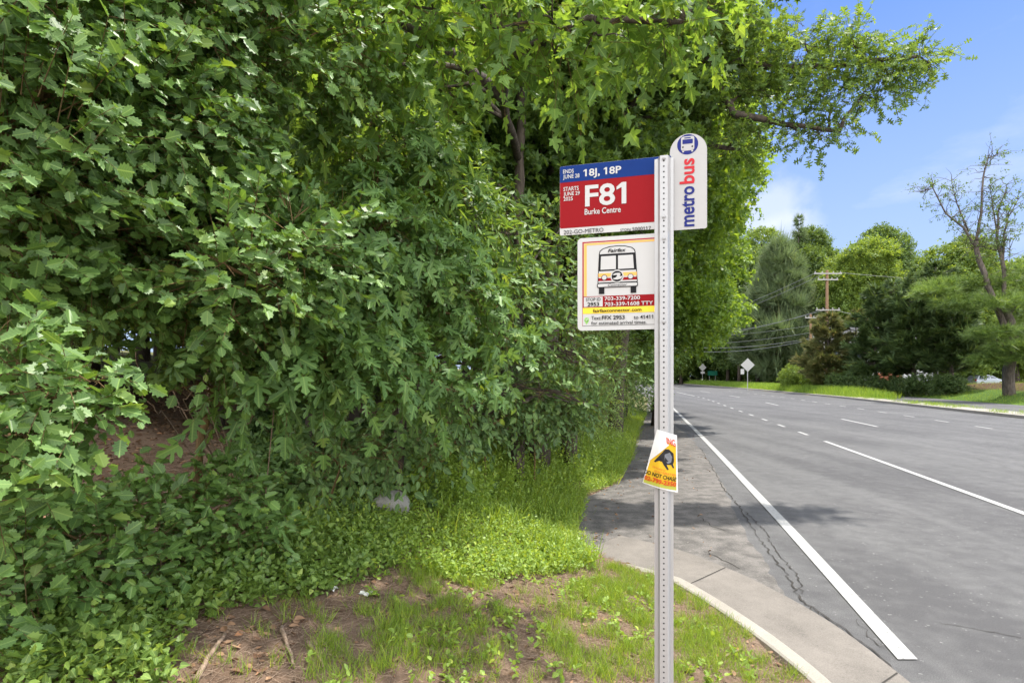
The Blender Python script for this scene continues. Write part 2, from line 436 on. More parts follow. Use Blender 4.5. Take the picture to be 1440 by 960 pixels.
class MB:
    def __init__(s):
        s.v, s.f, s.m = [], [], []
    def add(s, vs, fs, mi=0):
        k = len(s.v)
        s.v += [tuple(p) for p in vs]
        for f in fs:
            s.f.append([i + k for i in f]); s.m.append(mi)
    def box(s, c, size, mi=0, rz=0.0, taper=1.0):
        cx, cy, cz = c; sx, sy, sz = [a / 2 for a in size]
        vs = []
        for z, k in ((-sz, 1.0), (sz, taper)):
            for x, y in ((-sx, -sy), (sx, -sy), (sx, sy), (-sx, sy)):
                x *= k; y *= k
                vs.append((cx + x * math.cos(rz) - y * math.sin(rz), cy + x * math.sin(rz) + y * math.cos(rz), cz + z))
        s.add(vs, [(3, 2, 1, 0), (4, 5, 6, 7), (0, 1, 5, 4), (1, 2, 6, 5), (2, 3, 7, 6), (3, 0, 4, 7)], mi)
    def tube(s, pts, rad, n=8, mi=0, cap=True, wob=0.0, rng=None):
        pts = [Vector(p) for p in pts]
        k = len(pts)
        if not hasattr(rad, '__len__'): rad = [rad] * k
        vs = []; ref = Vector((0.31, 0.17, 0.93))
        for i, p in enumerate(pts):
            t = (pts[min(i + 1, k - 1)] - pts[max(i - 1, 0)])
            if t.length < 1e-9: t = Vector((0, 0, 1))
            t.normalize()
            a = t.cross(ref)
            if a.length < 1e-3: a = t.cross(Vector((1, 0, 0)))
            a.normalize(); b = t.cross(a)
            for j in range(n):
                an = 2 * PI * j / n
                r = rad[i] * (1 + (wob * (rng.random() - .5) if wob else 0))
                vs.append(p + (a * math.cos(an) + b * math.sin(an)) * r)
        fs = []
        for i in range(k - 1):
            for j in range(n):
                fs.append((i * n + j, i * n + (j + 1) % n, (i + 1) * n + (j + 1) % n, (i + 1) * n + j))
        if cap:
            fs.append(tuple(range(n - 1, -1, -1))); fs.append(tuple(range((k - 1) * n, k * n)))
        s.add(vs, fs, mi)
    def build(s, name, mats, parent=None, smooth=False, bevel=0.0):
        me = bpy.data.meshes.new(name)
        me.from_pydata(s.v, [], s.f)
        if not isinstance(mats, (list, tuple)): mats = [mats]
        for m in mats: me.materials.append(m)
        me.polygons.foreach_set('material_index', s.m)
        if smooth: me.polygons.foreach_set('use_smooth', [True] * len(s.f))
        me.update()
        o = link(name, me, parent)
        if bevel:
            b = o.modifiers.new('bevel', 'BEVEL'); b.width = bevel; b.segments = 2; b.limit_method = 'ANGLE'
        return o

def curve_pts(a, b, sag, n=6, rng=None, wob=0.0):
    a, b = Vector(a), Vector(b)
    out = []
    for i in range(n + 1):
        t = i / n
        p = a.lerp(b, t) + Vector(sag) * (4 * t * (1 - t))
        if rng and wob and 0 < i < n:
            p += Vector((rng.uniform(-1, 1), rng.uniform(-1, 1), rng.uniform(-1, 1))) * wob
        out.append(p)
    return out

# ------------------------------------------------------------------ leaf shapes: right half outlines (x, y), stalk at 0, tip at 1
HALF = {
    'holly': [(0, 0), (.10, .03), (.17, .13), (.31, .17), (.24, .30), (.38, .40), (.27, .51), (.37, .64), (.22, .71), (.24, .84), (.08, .87), (0, 1)],
    'maple': [(0, 0), (.14, -.09), (.40, -.04), (.27, .13), (.42, .20), (.62, .50), (.42, .50), (.20, .42), (.26, .66), (.13, .76), (0, 1)],
    'mulberry': [(0, 0), (.16, -.04), (.34, .04), (.48, .24), (.36, .28), (.18, .24), (.17, .32), (.42, .50), (.50, .70), (.36, .66), (.14, .46), (.13, .58), (.20, .80), (0, 1)],
    'oak': [(0, 0), (.03, .15), (.22, .10), (.26, .20), (.06, .28), (.07, .38), (.40, .40), (.42, .52), (.10, .55), (.10, .64), (.30, .72), (.27, .82), (.08, .82), (0, 1)],
    'ovate': [(0, 0), (.15, .08), (.29, .28), (.29, .48), (.18, .74), (.06, .92), (0, 1)],
    'vine': [(0, .05), (.18, -.05), (.38, .12), (.38, .34), (.24, .62), (.08, .88), (0, 1)],
    'narrow': [(0, 0), (.12, .22), (.14, .5), (.08, .8), (0, 1)],
    'round': [(0, 0), (.22, .12), (.36, .42), (.28, .76), (.12, .94), (0, 1)],
    'rhomb': [(0, 0), (.30, .42), (0, 1)],
    'star': [(0, 0), (.40, 0.02), (.22, .20), (.52, .48), (.2, .46), (0, 1)],
}

class Tmpl:
    pass

def make_tmpl(kind, fold=0.22, curl=0.16):
    h = HALF[kind]; k = len(h)
    v = []
    for (x, y) in h:                       # right side, first and last lie on the midrib
        v.append((x, y))
    for (x, y) in h[1:-1][::-1]:
        v.append((-x, y))
    v = np.array(v)
    z = np.abs(v[:, 0]) * fold - curl * v[:, 1] ** 2
    if kind == 'holly':                     # spines bend up and down
        z += np.where(np.abs(v[:, 0]) > .3, .06 * np.sign(np.sin(v[:, 1] * 17)), 0)
    t = Tmpl()
    t.v = np.column_stack([v[:, 0], v[:, 1], z])
    t.uv = np.column_stack([v[:, 0] + 0.5, v[:, 1]])
    right = list(range(k))
    left = [0, k - 1] + list(range(k, 2 * k - 2))
    t.faces = [right, left]
    return t

def clump_tmpl(seed, n=6, kind='rhomb', size=0.5):
    """a spray of several leaves that is placed as one"""
    rg = np.random.default_rng(seed)
    base = make_tmpl(kind, .2, .12)
    t = Tmpl(); vs, uvs, fs = [], [], []
    for i in range(n):
        d = rg.normal(size=3); d /= np.linalg.norm(d); d[2] *= .6
        p = rg.normal(size=3) * .28
        nn = rg.normal(size=3) * .5 + np.array([0, 0, 1.0])
        x = np.cross(d, nn); x /= np.linalg.norm(x); d /= np.linalg.norm(d); z = np.cross(x, d)
        k = len(vs)
        for q, u in zip(base.v, base.uv):
            vs.append(p + size * (q[0] * x + q[1] * d + q[2] * z)); uvs.append(u)
        fs += [[i0 + k for i0 in f] for f in base.faces]
    t.v, t.uv, t.faces = np.array(vs), np.array(uvs), fs
    return t

def needle_tmpl(seed, n=16, L=1.0, w=0.035, spread=1.0):
    """a tuft of needles"""
    rg = np.random.default_rng(seed)
    t = Tmpl(); vs, uvs, fs = [], [], []
    for i in range(n):
        a = rg.uniform(0, 2 * PI); e = rg.uniform(.15, 1.1) * spread
        d = np.array([math.sin(e) * math.cos(a), math.cos(e), math.sin(e) * math.sin(a)])
        s = np.cross(d, rg.normal(size=3)); s /= np.linalg.norm(s)
        b = np.array([0, rg.uniform(-.3, .3), 0]); k = len(vs)
        l = L * rg.uniform(.7, 1.1)
        vs += [b - s * w, b + s * w, b + d * l]; uvs += [(.4, 0), (.6, 0), (.5, 1)]
        fs.append([k, k + 1, k + 2])
    t.v, t.uv, t.faces = np.array(vs), np.array(uvs), fs
    return t

def norm(a):
    return a / np.maximum(np.linalg.norm(a, axis=-1, keepdims=True), 1e-9)

def leaf_mesh(name, tmpl, pos, dirs, nrm, size, mats, mat_idx=None, uv=True):
    """one mesh of many leaves"""
    N = len(pos)
    y = norm(dirs); x = norm(np.cross(y, nrm)); z = np.cross(x, y)
    K = len(tmpl.v)
    tv = tmpl.v
    _lr = np.random.default_rng(N)          # every leaf has its own width and curl
    kw = _lr.uniform(.78, 1.14, (N, 1, 1)); kz = _lr.uniform(-.3, 2.3, (N, 1, 1))
    V = (pos[:, None, :] + size[:, None, None] * (kw * tv[None, :, 0, None] * x[:, None, :] + tv[None, :, 1, None] * y[:, None, :] + kz * tv[None, :, 2, None] * z[:, None, :]))
    V = V.reshape(-1, 3)
    lens = np.array([len(f) for f in tmpl.faces]); flat = np.concatenate([np.array(f) for f in tmpl.faces])
    loops = (flat[None, :] + (np.arange(N) * K)[:, None]).reshape(-1)
    totals = np.tile(lens, N)
    starts = np.concatenate([[0], np.cumsum(totals)[:-1]])
    me = bpy.data.meshes.new(name)
    me.vertices.add(len(V)); me.vertices.foreach_set('co', V.astype(np.float32).ravel())
    me.loops.add(len(loops)); me.loops.foreach_set('vertex_index', loops.astype(np.int32))
    me.polygons.add(len(totals)); me.polygons.foreach_set('loop_start', starts.astype(np.int32))
    if not isinstance(mats, (list, tuple)): mats = [mats]
    for m in mats: me.materials.append(m)
    if mat_idx is not None:
        me.polygons.foreach_set('material_index', np.repeat(mat_idx, len(tmpl.faces)).astype(np.int32))
    if uv:
        u = me.uv_layers.new(name='leaf')
        u.data.foreach_set('uv', np.tile(tmpl.uv[flat], (N, 1)).astype(np.float32).ravel())
    me.update(calc_edges=True)
    return me

UP = np.array([0, 0, 1.0])

OPEN = np.array([.50, -.62, 0.0])    # leaves of the hedge turn towards the open road
def sprays(rg, org, out, L, m, size, droop=0.25, lift=0.15, spread=0.9, jit=0.35, upn=1.0, face=0.0):
    """twigs starting at org and pointing along out, each with m leaves set alternately; returns leaf arrays and twig lines"""
    N = len(org)
    d = norm(out + rg.normal(size=(N, 3)) * jit + UP * lift)
    Ls = L * rg.uniform(.65, 1.25, N)
    t = np.linspace(.12, 1, m)[None, :] + rg.uniform(-.03, .03, (N, m))
    pos = org[:, None, :] + d[:, None, :] * (Ls[:, None] * t)[..., None]
    pos[..., 2] -= droop * Ls[:, None] * t ** 2
    side = norm(np.cross(d, UP) + rg.normal(size=(N, 3)) * .25)
    sg = np.where(np.arange(m) % 2 == 0, 1.0, -1.0)
    sg = np.broadcast_to(sg[None, :], (N, m)).copy(); sg[:, -1] = 0
    ld = d[:, None, :] * .7 + side[:, None, :] * (sg * spread)[..., None] + rg.normal(size=(N, m, 3)) * .38
    ld[..., 2] -= droop * (.4 + t)
    nn = UP[None, None, :] * upn + OPEN * face + d[:, None, :] * .35 + rg.normal(size=(N, m, 3)) * .58
    sz = size * rg.uniform(.45, 1.2, (N, m))
    lines = np.stack([org - d * Ls[:, None] * .25, org + d * (Ls * .5)[:, None] - UP * (droop * Ls * .25)[:, None], org + d * Ls[:, None] - UP * (droop * Ls)[:, None]], axis=1)
    return pos.reshape(-1, 3), ld.reshape(-1, 3), nn.reshape(-1, 3), sz.ravel(), lines

def twig_mesh(name, lines, r0, mat):
    """thin three-sided stems along polylines (N, k, 3)"""
    N, k, _ = lines.shape
    t = norm(lines[:, -1] - lines[:, 0])
    a = norm(np.cross(t, np.array([.3, .5, .81]))); b = np.cross(t, a)
    rad = np.linspace(1, .35, k) * r0
    an = np.array([0, 2 * PI / 3, 4 * PI / 3])
    ring = np.cos(an)[None, :, None] * a[:, None, :] + np.sin(an)[None, :, None] * b[:, None, :]
    V = lines[:, :, None, :] + rad[None, :, None, None] * ring[:, None, :, :]
    V = V.reshape(-1, 3)
    q = []
    for i in range(k - 1):
        for j in range(3):
            q.append([i * 3 + j, i * 3 + (j + 1) % 3, (i + 1) * 3 + (j + 1) % 3, (i + 1) * 3 + j])
    q = np.array(q)
    loops = (q.reshape(1, -1) + (np.arange(N) * k * 3)[:, None]).reshape(-1)
    me = bpy.data.meshes.new(name)
    me.vertices.add(len(V)); me.vertices.foreach_set('co', V.astype(np.float32).ravel())
    me.loops.add(len(loops)); me.loops.foreach_set('vertex_index', loops.astype(np.int32))
    nf = N * len(q)
    me.polygons.add(nf); me.polygons.foreach_set('loop_start', (np.arange(nf) * 4).astype(np.int32))
    me.materials.append(mat)
    me.update(calc_edges=True)
    return me

# ------------------------------------------------------------------ the lie of the land
_ey = np.arange(-60, 420, 0.5)
_ex = np.interp(_ey, [-60, 2, 3.58, 6.96, 14.4, 24.4, 30, 45, 72, 144, 170, 420],
                [-12.96, 2.10, 2.48, 3.30, 5.04, 7.30, 8.55, 12.0, 16.2, 25.0, 27.0, 27.0])
def _smooth(a, w):
    k = np.ones(w) / w
    return np.convolve(np.pad(a, (w // 2, w // 2), mode='edge'), k, 'valid')[:len(a)]
_ex2 = _smooth(_ex, 17)
_bl = np.clip((_ey - 6) / 8, 0, 1)
_ex = _ex * (1 - _bl) + _ex2 * _bl
_k = np.argmin(np.abs(_ey + 50)); _ex[:_k] = _ex[_k]
def E(y):
    """x of the white edge line at distance y"""
    return np.interp(y, _ey, _ex)
DM = 14.2            # edge line to the median kerb
# left limit of the paving: back of kerb near by, ragged shoulder edge farther on
_ly = [-40, 0, 1.5, 2.5, 3.13, 3.61, 4.11, 4.68, 5.23, 5.6, 5.95, 8.37, 9.47, 11.8, 20, 27.7, 45, 72, 144, 420]
_lx = [-7.0, 1.45, 1.58, 1.64, 1.66, 1.60, 1.49, 1.32, .98, .72, .70, 1.12, 1.80, 2.50, 4.6, 6.65, 10.9, 15.2, 24.0, 26]
def Lx(y):
    return np.interp(y, _ly, _lx)

def bump(x, y):
    return (np.sin(x * 1.7 + y * .9) * np.cos(y * 1.3 - x * .6) * .5 + np.sin(x * 4.1 - y * 3.3) * .22 + np.cos(x * 7.7 + y * 6.1) * .12)

def H(x, y):
    x = np.asarray(x, float); y = np.asarray(y, float)
    d = Lx(y) - x
    kerb = 0.115 * np.clip((6.1 - y) / .7, 0, 1)
    up = 0.03 * np.clip(d / .3, 0, 1) + .20 * np.clip(d - .25, 0, 6.5) + .06 * np.clip(d - 6.75, 0, 40)
    _a = np.clip((d - .3) / 1.3, 0, 1); _b = np.clip((y - 4.3) / 1.6, 0, 1)
    up = up + .36 * _a * _a * (3 - 2 * _a) * _b * _b * (3 - 2 * _b)      # the weedy bank
    left = kerb + up + bump(x, y) * .045 * np.clip(d * .8 - .15, 0, 1.2)
    m = E(y) + DM
    far = np.clip((y - 42) / 6, 0, 1)
    mound = .42 * far * np.clip((x - m - .1) / .9, 0, 1) * np.clip((m + 4.3 - x) / .9, 0, 1)
    dd = x - (m + 7.4)
    hi = np.interp(y, [0, 45, 66, 200], [1.35, 1.3, .35, .35])
    bank = np.minimum(.17 * np.clip(dd, 0, 60), hi) + bump(x * .3, y * .3) * .12 * np.clip(dd / 4, 0, 1)
    right = -.06 + mound + np.where(dd > 0, .07 + bank, 0)
    return np.where(d > 0, left, np.where(x < m, -.06, right))

def Hs(x, y):
    return float(H(x, y))

def ray(px, py, Y):
    """world point seen at photograph pixel (px, py) at distance Y"""
    return np.array([(px - 720) / F * Y, Y, EYE - (py - HZ) / F * Y])

def pix(x, y, z):
    return 720 + F * x / y, HZ + F * (EYE - z) / y

def on_ground(px, py):
    y = 0.8
    while y < 200:
        p = ray(px, py, y)
        if p[2] <= H(p[0], p[1]): break
        y *= 1.004
    return p

def in_poly(px, py, poly):
    inside = np.zeros(px.shape, bool)
    n = len(poly)
    for i in range(n):
        x0, y0 = poly[i]; x1, y1 = poly[(i + 1) % n]
        c = ((y0 > py) != (y1 > py)) & (px < (x1 - x0) * (py - y0) / (y1 - y0 + 1e-9) + x0)
        inside ^= c
    return inside

# ground sheet
def axis(segs):
    out = []
    for a, b, s in segs: out += list(np.arange(a, b, s))
    return np.array(out + [segs[-1][1]])
gx = axis([(-700, -100, 60), (-100, -20, 8), (-20, -6, 1), (-6, 4, .09), (4, 12, .4), (12, 70, 1.0), (70, 130, 6), (130, 800, 60)])
gy = axis([(-300, -30, 45), (-30, -4, 3), (-4, 1, .5), (1, 10, .09), (10, 30, .35), (30, 110, 1.2), (110, 200, 6), (200, 1500, 100)])
GX, GY = np.meshgrid(gx, gy)
GZ = H(GX, GY)
nx, ny = len(gx), len(gy)
V = np.column_stack([GX.ravel(), GY.ravel(), GZ.ravel()])
ii = np.arange(nx * ny).reshape(ny, nx)
Q = np.stack([ii[:-1, :-1], ii[:-1, 1:], ii[1:, 1:], ii[1:, :-1]], -1).reshape(-1, 4)
me = bpy.data.meshes.new('ground')
me.vertices.add(len(V)); me.vertices.foreach_set('co', V.astype(np.float32).ravel())
me.loops.add(Q.size); me.loops.foreach_set('vertex_index', Q.astype(np.int32).ravel())
me.polygons.add(len(Q)); me.polygons.foreach_set('loop_start', (np.arange(len(Q)) * 4).astype(np.int32))
me.polygons.foreach_set('use_smooth', np.ones(len(Q), bool))
att = me.color_attributes.new('cover', 'FLOAT_COLOR', 'POINT')
dR = V[:, 0] - (E(V[:, 1]) + DM)
dL = Lx(V[:, 1]) - V[:, 0]
gR = np.where(dR > 0, 1.0, np.where((dL > 0) & (V[:, 1] > 11), .55, 0.0))
mul = np.where((dR > 7.4 + 4.0) & (dR < 7.4 + 13) & (V[:, 1] < 62), 1.0, 0.0)
mul = np.where(dR > 20.4, .5, mul)
c = np.column_stack([gR, mul, mul * 0, mul * 0 + 1])
att.data.foreach_set('color', c.astype(np.float32).ravel())
me.materials.append(M['ground'])
me.update(calc_edges=True)
tag(link('ground', me), kind='structure')

def sheet(name, ys, fl, fr, z, mat, cols=1, kind='structure'):
    vs, fs = [], []
    for y in ys:
        a, b = fl(y), fr(y)
        for j in range(cols + 1):
            vs.append((a + (b - a) * j / cols, y, z))
    w = cols + 1
    for i in range(len(ys) - 1):
        for j in range(cols):
            k = i * w + j
            fs.append((k, k + 1, k + w + 1, k + w))
    mb = MB(); mb.add(vs, fs)
    o = mb.build(name, mat)
    if kind: tag(o, kind=kind)
    return o

YS = list(np.arange(-30, 60, 1.0)) + list(np.arange(60, 260, 4.0))
sheet('road', YS, lambda y: min(Lx(y) + .14, E(y) - .5) if y > 6.2 else Lx(y) + .13, lambda y: E(y) + DM + .04, 0.0, M['asphalt'])
rng = random.Random(5)
_w = {}
def jag(y, s, amp):
    r = random.Random(int(y * 97) + s)
    return r.uniform(-amp, amp)
sy = list(np.arange(2.0, 6.0, .11)) + list(np.arange(6.0, 60, .22))
sheet('road_shoulder', sy, lambda y: Lx(y) + .3 if y < 5.6 else Lx(y) - .12 + jag(y, 1, .07),
      lambda y: E(y) - (.42 if y > 6 else .30 + .12 * (y - 2) / 4) + jag(y, 2, .035) - .12 * math.sin(y * .35), 0.004, M['shoulder'], 3)
sheet('opposite_road', YS, lambda y: E(y) + DM + 1.5, lambda y: E(y) + DM + 7.0, 0.012, M['asphalt'])

# painted lines
def line(name, off, y0, y1, w=.115, step=.6):
    n = max(2, int((y1 - y0) / step)); ys = np.linspace(y0, y1, n + 1)
    return sheet(name, ys, lambda y: E(y) + off - w / 2, lambda y: E(y) + off + w / 2, .0085, M['paint'])
line('edge_line', 0.02, 3.60, 150, .125)
line('lane_line', 3.27, 2.0, 15.6, .115)
for k in range(12):
    line('lane_dash', 3.27, 17.2 + k * 2.75, 18.2 + k * 2.75, .105)
for a, b in ((50, 62), (74, 90)):
    line('lane_line', 3.27, a, b, .13)
for a, b in ((3.0, 6.0), (20.0, 23.6), (34.5, 38), (47, 51), (60, 66), (80, 90)):
    line('lane_line', 6.55, a, b, .12)
for k in range(22):
    line('lane_dash', 10.1, 8.2 + k * 2.75, 9.2 + k * 2.75, .10)

# kerb and gutter of the bus bay
def resample(pts, n):
    pts = [Vector(p) for p in pts]
    d = [0]
    for a, b in zip(pts, pts[1:]): d.append(d[-1] + (b - a).length)
    t = np.linspace(0, d[-1], n)
    return np.column_stack([np.interp(t, d, [p[i] for p in pts]) for i in range(2)])
back = resample([(.60, 5.62), (.98, 5.23), (1.32, 4.68), (1.49, 4.11), (1.60, 3.61), (1.66, 3.13), (1.64, 2.5), (1.58, 1.5), (1.45, 0), (.95, -2)], 60)
front = resample([(1.22, 6.38), (1.75, 5.85), (2.10, 5.10), (2.27, 4.47), (2.34, 3.98), (2.33, 3.41), (2.30, 2.5), (2.22, 1.5), (2.1, 0), (1.6, -2)], 60)
for q in range(2):
    for a in (back, front):
        b2 = a.copy(); b2[1:-1] = (a[:-2] + a[1:-1] * 2 + a[2:]) / 4; a[:] = b2
kb, gu = MB(), MB()
vs, vg = [], []
for i in range(60):
    b, f = Vector(back[i]), Vector(front[i])
    n_ = (f - b).normalized()
    hgt = .125 * min(1, max(.25, i / 9))
    for off, z in ((-.02, -.1), (-.005, hgt - .008), (.012, hgt), (.105, hgt), (.13, hgt - .012), (.15, .036)):
        p = b + n_ * off; vs.append((p.x, p.y, z))
    for tt, z in ((0, .036), (.35, .022), (1.0, .010), (1.02, -.03)):
        p = (b + n_ * .151).lerp(f, tt); vg.append((p.x, p.y, z))
kb.add(vs, [(i * 6 + j, i * 6 + j + 1, i * 6 + j + 7, i * 6 + j + 6) for i in range(59) for j in range(5)])
gu.add(vg, [(i * 4 + j, i * 4 + j + 1, i * 4 + j + 5, i * 4 + j + 4) for i in range(59) for j in range(3)])
tag(kb.build('kerb', M['kerbtop'], smooth=False), kind='structure')
tag(gu.build('gutter', M['concrete'], smooth=False), kind='structure')
# expansion joints and cracks
def crack(pts, w, z, seed, wob=.03, sub=7):
    r = random.Random(seed); out = []
    for a, b in zip(pts, pts[1:]):
        for i in range(sub):
            t = i / sub
            out.append((a[0] + (b[0] - a[0]) * t + r.uniform(-wob, wob), a[1] + (b[1] - a[1]) * t + r.uniform(-wob, wob)))
    out.append(pts[-1])
    vs = []
    for i, p in enumerate(out):
        q0, q1 = out[max(i - 1, 0)], out[min(i + 1, len(out) - 1)]
        dx, dy = q1[0] - q0[0], q1[1] - q0[1]; L_ = math.hypot(dx, dy) or 1
        ww = w * r.uniform(.25, 1.3) / 2
        vs += [(p[0] - dy / L_ * ww, p[1] + dx / L_ * ww, z), (p[0] + dy / L_ * ww, p[1] - dx / L_ * ww, z)]
    return vs, [(2 * i, 2 * i + 2, 2 * i + 3, 2 * i + 1) for i in range(len(out) - 1)]
cr = MB()
ck = lambda px, py: tuple((lambda Y: ((px - 720) / F * Y, Y))(EYE * F / (py - HZ)))
seam = [ck(1262, 948), ck(1190, 893), ck(1128, 845), ck(1100, 800), ck(1070, 760), ck(1040, 712), ck(1020, 690), ck(1000, 655), ck(985, 630)]
cr.add(*crack(seam, .014, .0075, 1, .022, 16))
cr.add(*crack([ck(1128, 845), ck(1180, 880), ck(1235, 920), ck(1262, 950)], .010, .0078, 2, .015))
cr.add(*crack([ck(1130, 835), ck(1118, 805), ck(1090, 775), ck(1075, 745), ck(1048, 720)], .012, .0072, 3, .02, 14))
cr.add(*crack([ck(990, 775), ck(1000, 780), ck(1040, 800)], .010, .0077, 4, .02))
cr.add(*crack([ck(985, 728), ck(1000, 740), ck(1025, 748)], .010, .0074, 5, .02))
cr.add(*crack([ck(1320, 876), ck(1370, 884), ck(1436, 897)], .007, .0045, 6, .02))
cr.add(*crack([ck(1380, 700), ck(1300, 690), ck(1180, 668), ck(1100, 655)], .007, .0046, 7, .03))
cr.add(*crack([ck(1205, 870), ck(1230, 905), ck(1285, 925)], .007, .0047, 9, .02))
cr.add(*crack([ck(1440, 665), ck(1360, 640), ck(1290, 620)], .007, .0048, 10, .03))
tag(cr.build('road_cracks', M['crack']), kind='structure')
jn = MB()
for i in (9, 22, 33, 44):
    b, f = Vector(back[i]), Vector(front[i]); n_ = (f - b).normalized(); s_ = Vector((-n_.y, n_.x)) * .005
    vs = []
    for tt, z in ((.152, .0385), (.30, .0305), ((f - b).length - .01, .0135)):
        p = b + n_ * tt; vs += [(p.x - s_.x, p.y - s_.y, z), (p.x + s_.x, p.y + s_.y, z)]
    jn.add(vs, [(0, 1, 3, 2), (2, 3, 5, 4)])
tag(jn.build('gutter_joints', M['crack']), kind='structure')

# median strip
ms = MB()
for i, y in enumerate(YS):
    pass
ys = [y for y in YS if y < 160]
vs = []
for y in ys:
    m = E(y) + DM
    far = y > 43
    for x, z in ((m, -.05), (m + .02, .13), (m + .16, .14), (m + 1.34, .14), (m + 1.48, .13), (m + 1.5, -.05)):
        vs.append((x, y, z))
ms.add(vs, [(i * 6 + j, i * 6 + j + 1, i * 6 + j + 7, i * 6 + j + 6) for i in range(len(ys) - 1) for j in range(5)])
tag(ms.build('median_kerb', M['kerbtop']), kind='structure')

# ------------------------------------------------------------------ bus stop
AZ = R(16.0)
PX, PY_ = .553, 2.07
PB = Hs(PX, PY_)
Ux, Uy = math.cos(AZ), -math.sin(AZ)
Nx, Ny = -math.sin(AZ), -math.cos(AZ)
def S(px, py, off=0.0):
    """photograph pixel -> (u, z above post foot) on the plane of the signs"""
    dx, dz = (px - 720) / F, -(py - HZ) / F
    ox, oy = PX + Nx * off, PY_ + Ny * off
    t = (ox * Nx + oy * Ny) / (dx * Nx + Ny)
    x, y = t * dx - PX, t - PY_
    return (x * Ux + y * Uy, EYE + t * dz - PB)

class Marks:
    """flat ink on a sign face: polygons in (u, z), layered a fraction of a millimetre apart"""
    def __init__(s, y0):
        s.mb, s.mats, s.y0 = MB(), [], y0
    def mi(s, k):
        if M[k] not in s.mats: s.mats.append(M[k])
        return s.mats.index(M[k])
    def poly(s, pts, k, layer=1):
        s.mb.add([(u, s.y0 - .0006 * layer, z) for u, z in pts], [tuple(range(len(pts)))], s.mi(k))
    def rect(s, u0, z0, u1, z1, k, layer=1):
        s.poly([(u0, z0), (u1, z0), (u1, z1), (u0, z1)], k, layer)
    def disc(s, c, r, k, layer=1, n=40, ry=None):
        s.poly([(c[0] + r * math.cos(2 * PI * i / n), c[1] + (ry or r) * math.sin(2 * PI * i / n)) for i in range(n)], k, layer)
    def text(s, txt, a, b, top, k, layer=3, ref='H', bold=.018, shear=0.0):
        """baseline from a to b, 'top' is the point above a at the height of the letter ref"""
        vs, fs, w, x0 = text_shape(txt, bold, shear)
        h = ref_height(ref, bold)
        bx = ((b[0] - a[0]) / w, (b[1] - a[1]) / w); ty = ((top[0] - a[0]) / h, (top[1] - a[1]) / h)
        s.mb.add([(a[0] + (x - x0) * bx[0] + y * ty[0], s.y0 - .0006 * layer, a[1] + (x - x0) * bx[1] + y * ty[1]) for x, y in vs], fs, s.mi(k))
    def build(s, name, parent):
        return s.mb.build(name, s.mats, parent)

_tc = {}
def text_shape(txt, bold, shear):
    key = (txt, bold, shear)
    if key not in _tc:
        cu = bpy.data.curves.new('lettering', 'FONT')
        cu.body = txt; cu.size = 1.0; cu.offset = bold; cu.shear = shear; cu.resolution_u = 3
        o = bpy.data.objects.new('lettering', cu); COL.objects.link(o)
        dg = bpy.context.evaluated_depsgraph_get()
        me = bpy.data.meshes.new_from_object(o.evaluated_get(dg))
        vs = [(v.co.x, v.co.y) for v in me.vertices]; fs = [tuple(p.vertices) for p in me.polygons]
        bpy.data.objects.remove(o); bpy.data.curves.remove(cu); bpy.data.meshes.remove(me)
        if '1' in txt and len(txt) > 1:
            b1 = text_bounds('1', bold); w2 = text_bounds('HH', bold)[1] - text_bounds('HH', bold)[0]
            for i, chh in enumerate(txt):
                if chh != '1': continue
                hb = text_bounds('H' + txt[:i] + 'H', bold)
                pen = hb[1] - hb[0] - w2 if i else 0.0
                xl = pen + b1[0]; hh = b1[2]; k = len(vs)
                vs += [(xl, hh - .002), (xl - .15, hh * .80), (xl - .15, hh * .66), (xl, hh * .77)]
                vs = [(x + shear * y if j >= k else x, y) for j, (x, y) in enumerate(vs)]
                fs.append((k + 3, k, k + 1, k + 2))
        xs = [v[0] for v in vs]
        _tc[key] = (vs, fs, max(xs) - min(xs), min(xs))
    return _tc[key]
_tb = {}
def text_bounds(txt, bold):
    if (txt, bold) not in _tb:
        cu = bpy.data.curves.new('lettering', 'FONT'); cu.body = txt; cu.size = 1.0; cu.offset = bold; cu.resolution_u = 3
        o = bpy.data.objects.new('lettering', cu); COL.objects.link(o)
        me = bpy.data.meshes.new_from_object(o.evaluated_get(bpy.context.evaluated_depsgraph_get()))
        xs = [v.co.x for v in me.vertices]; ys = [v.co.y for v in me.vertices]
        _tb[(txt, bold)] = (min(xs), max(xs), max(ys))
        bpy.data.objects.remove(o); bpy.data.curves.remove(cu); bpy.data.meshes.remove(me)
    return _tb[(txt, bold)]
def ref_height(ch, bold):
    return max(v[1] for v in text_shape(ch, bold, 0.0)[0])

def panel(mb, outline, y0, y1, mi=0):
    n = len(outline)
    mb.add([(u, y0, z) for u, z in outline] + [(u, y1, z) for u, z in outline],
           [tuple(range(n)), tuple(range(2 * n - 1, n - 1, -1))] + [(i + n, (i + 1) % n + n, (i + 1) % n, i) for i in range(n)], mi)

def rrect(u0, z0, u1, z1, r, n=6):
    out = []
    for cx, cz, a0 in ((u1 - r, z0 + r, -90), (u1 - r, z1 - r, 0), (u0 + r, z1 - r, 90), (u0 + r, z0 + r, 180)):
        for i in range(n + 1):
            a = R(a0 + 90 * i / n); out.append((cx + r * math.cos(a), cz + r * math.sin(a)))
    return out

stop = empty('bus_stop_sign', (PX, PY_, PB), -AZ)
tag(stop, 'galvanised perforated post with red and blue route sign, bus picture sign and white rounded flag', 'bus stop')
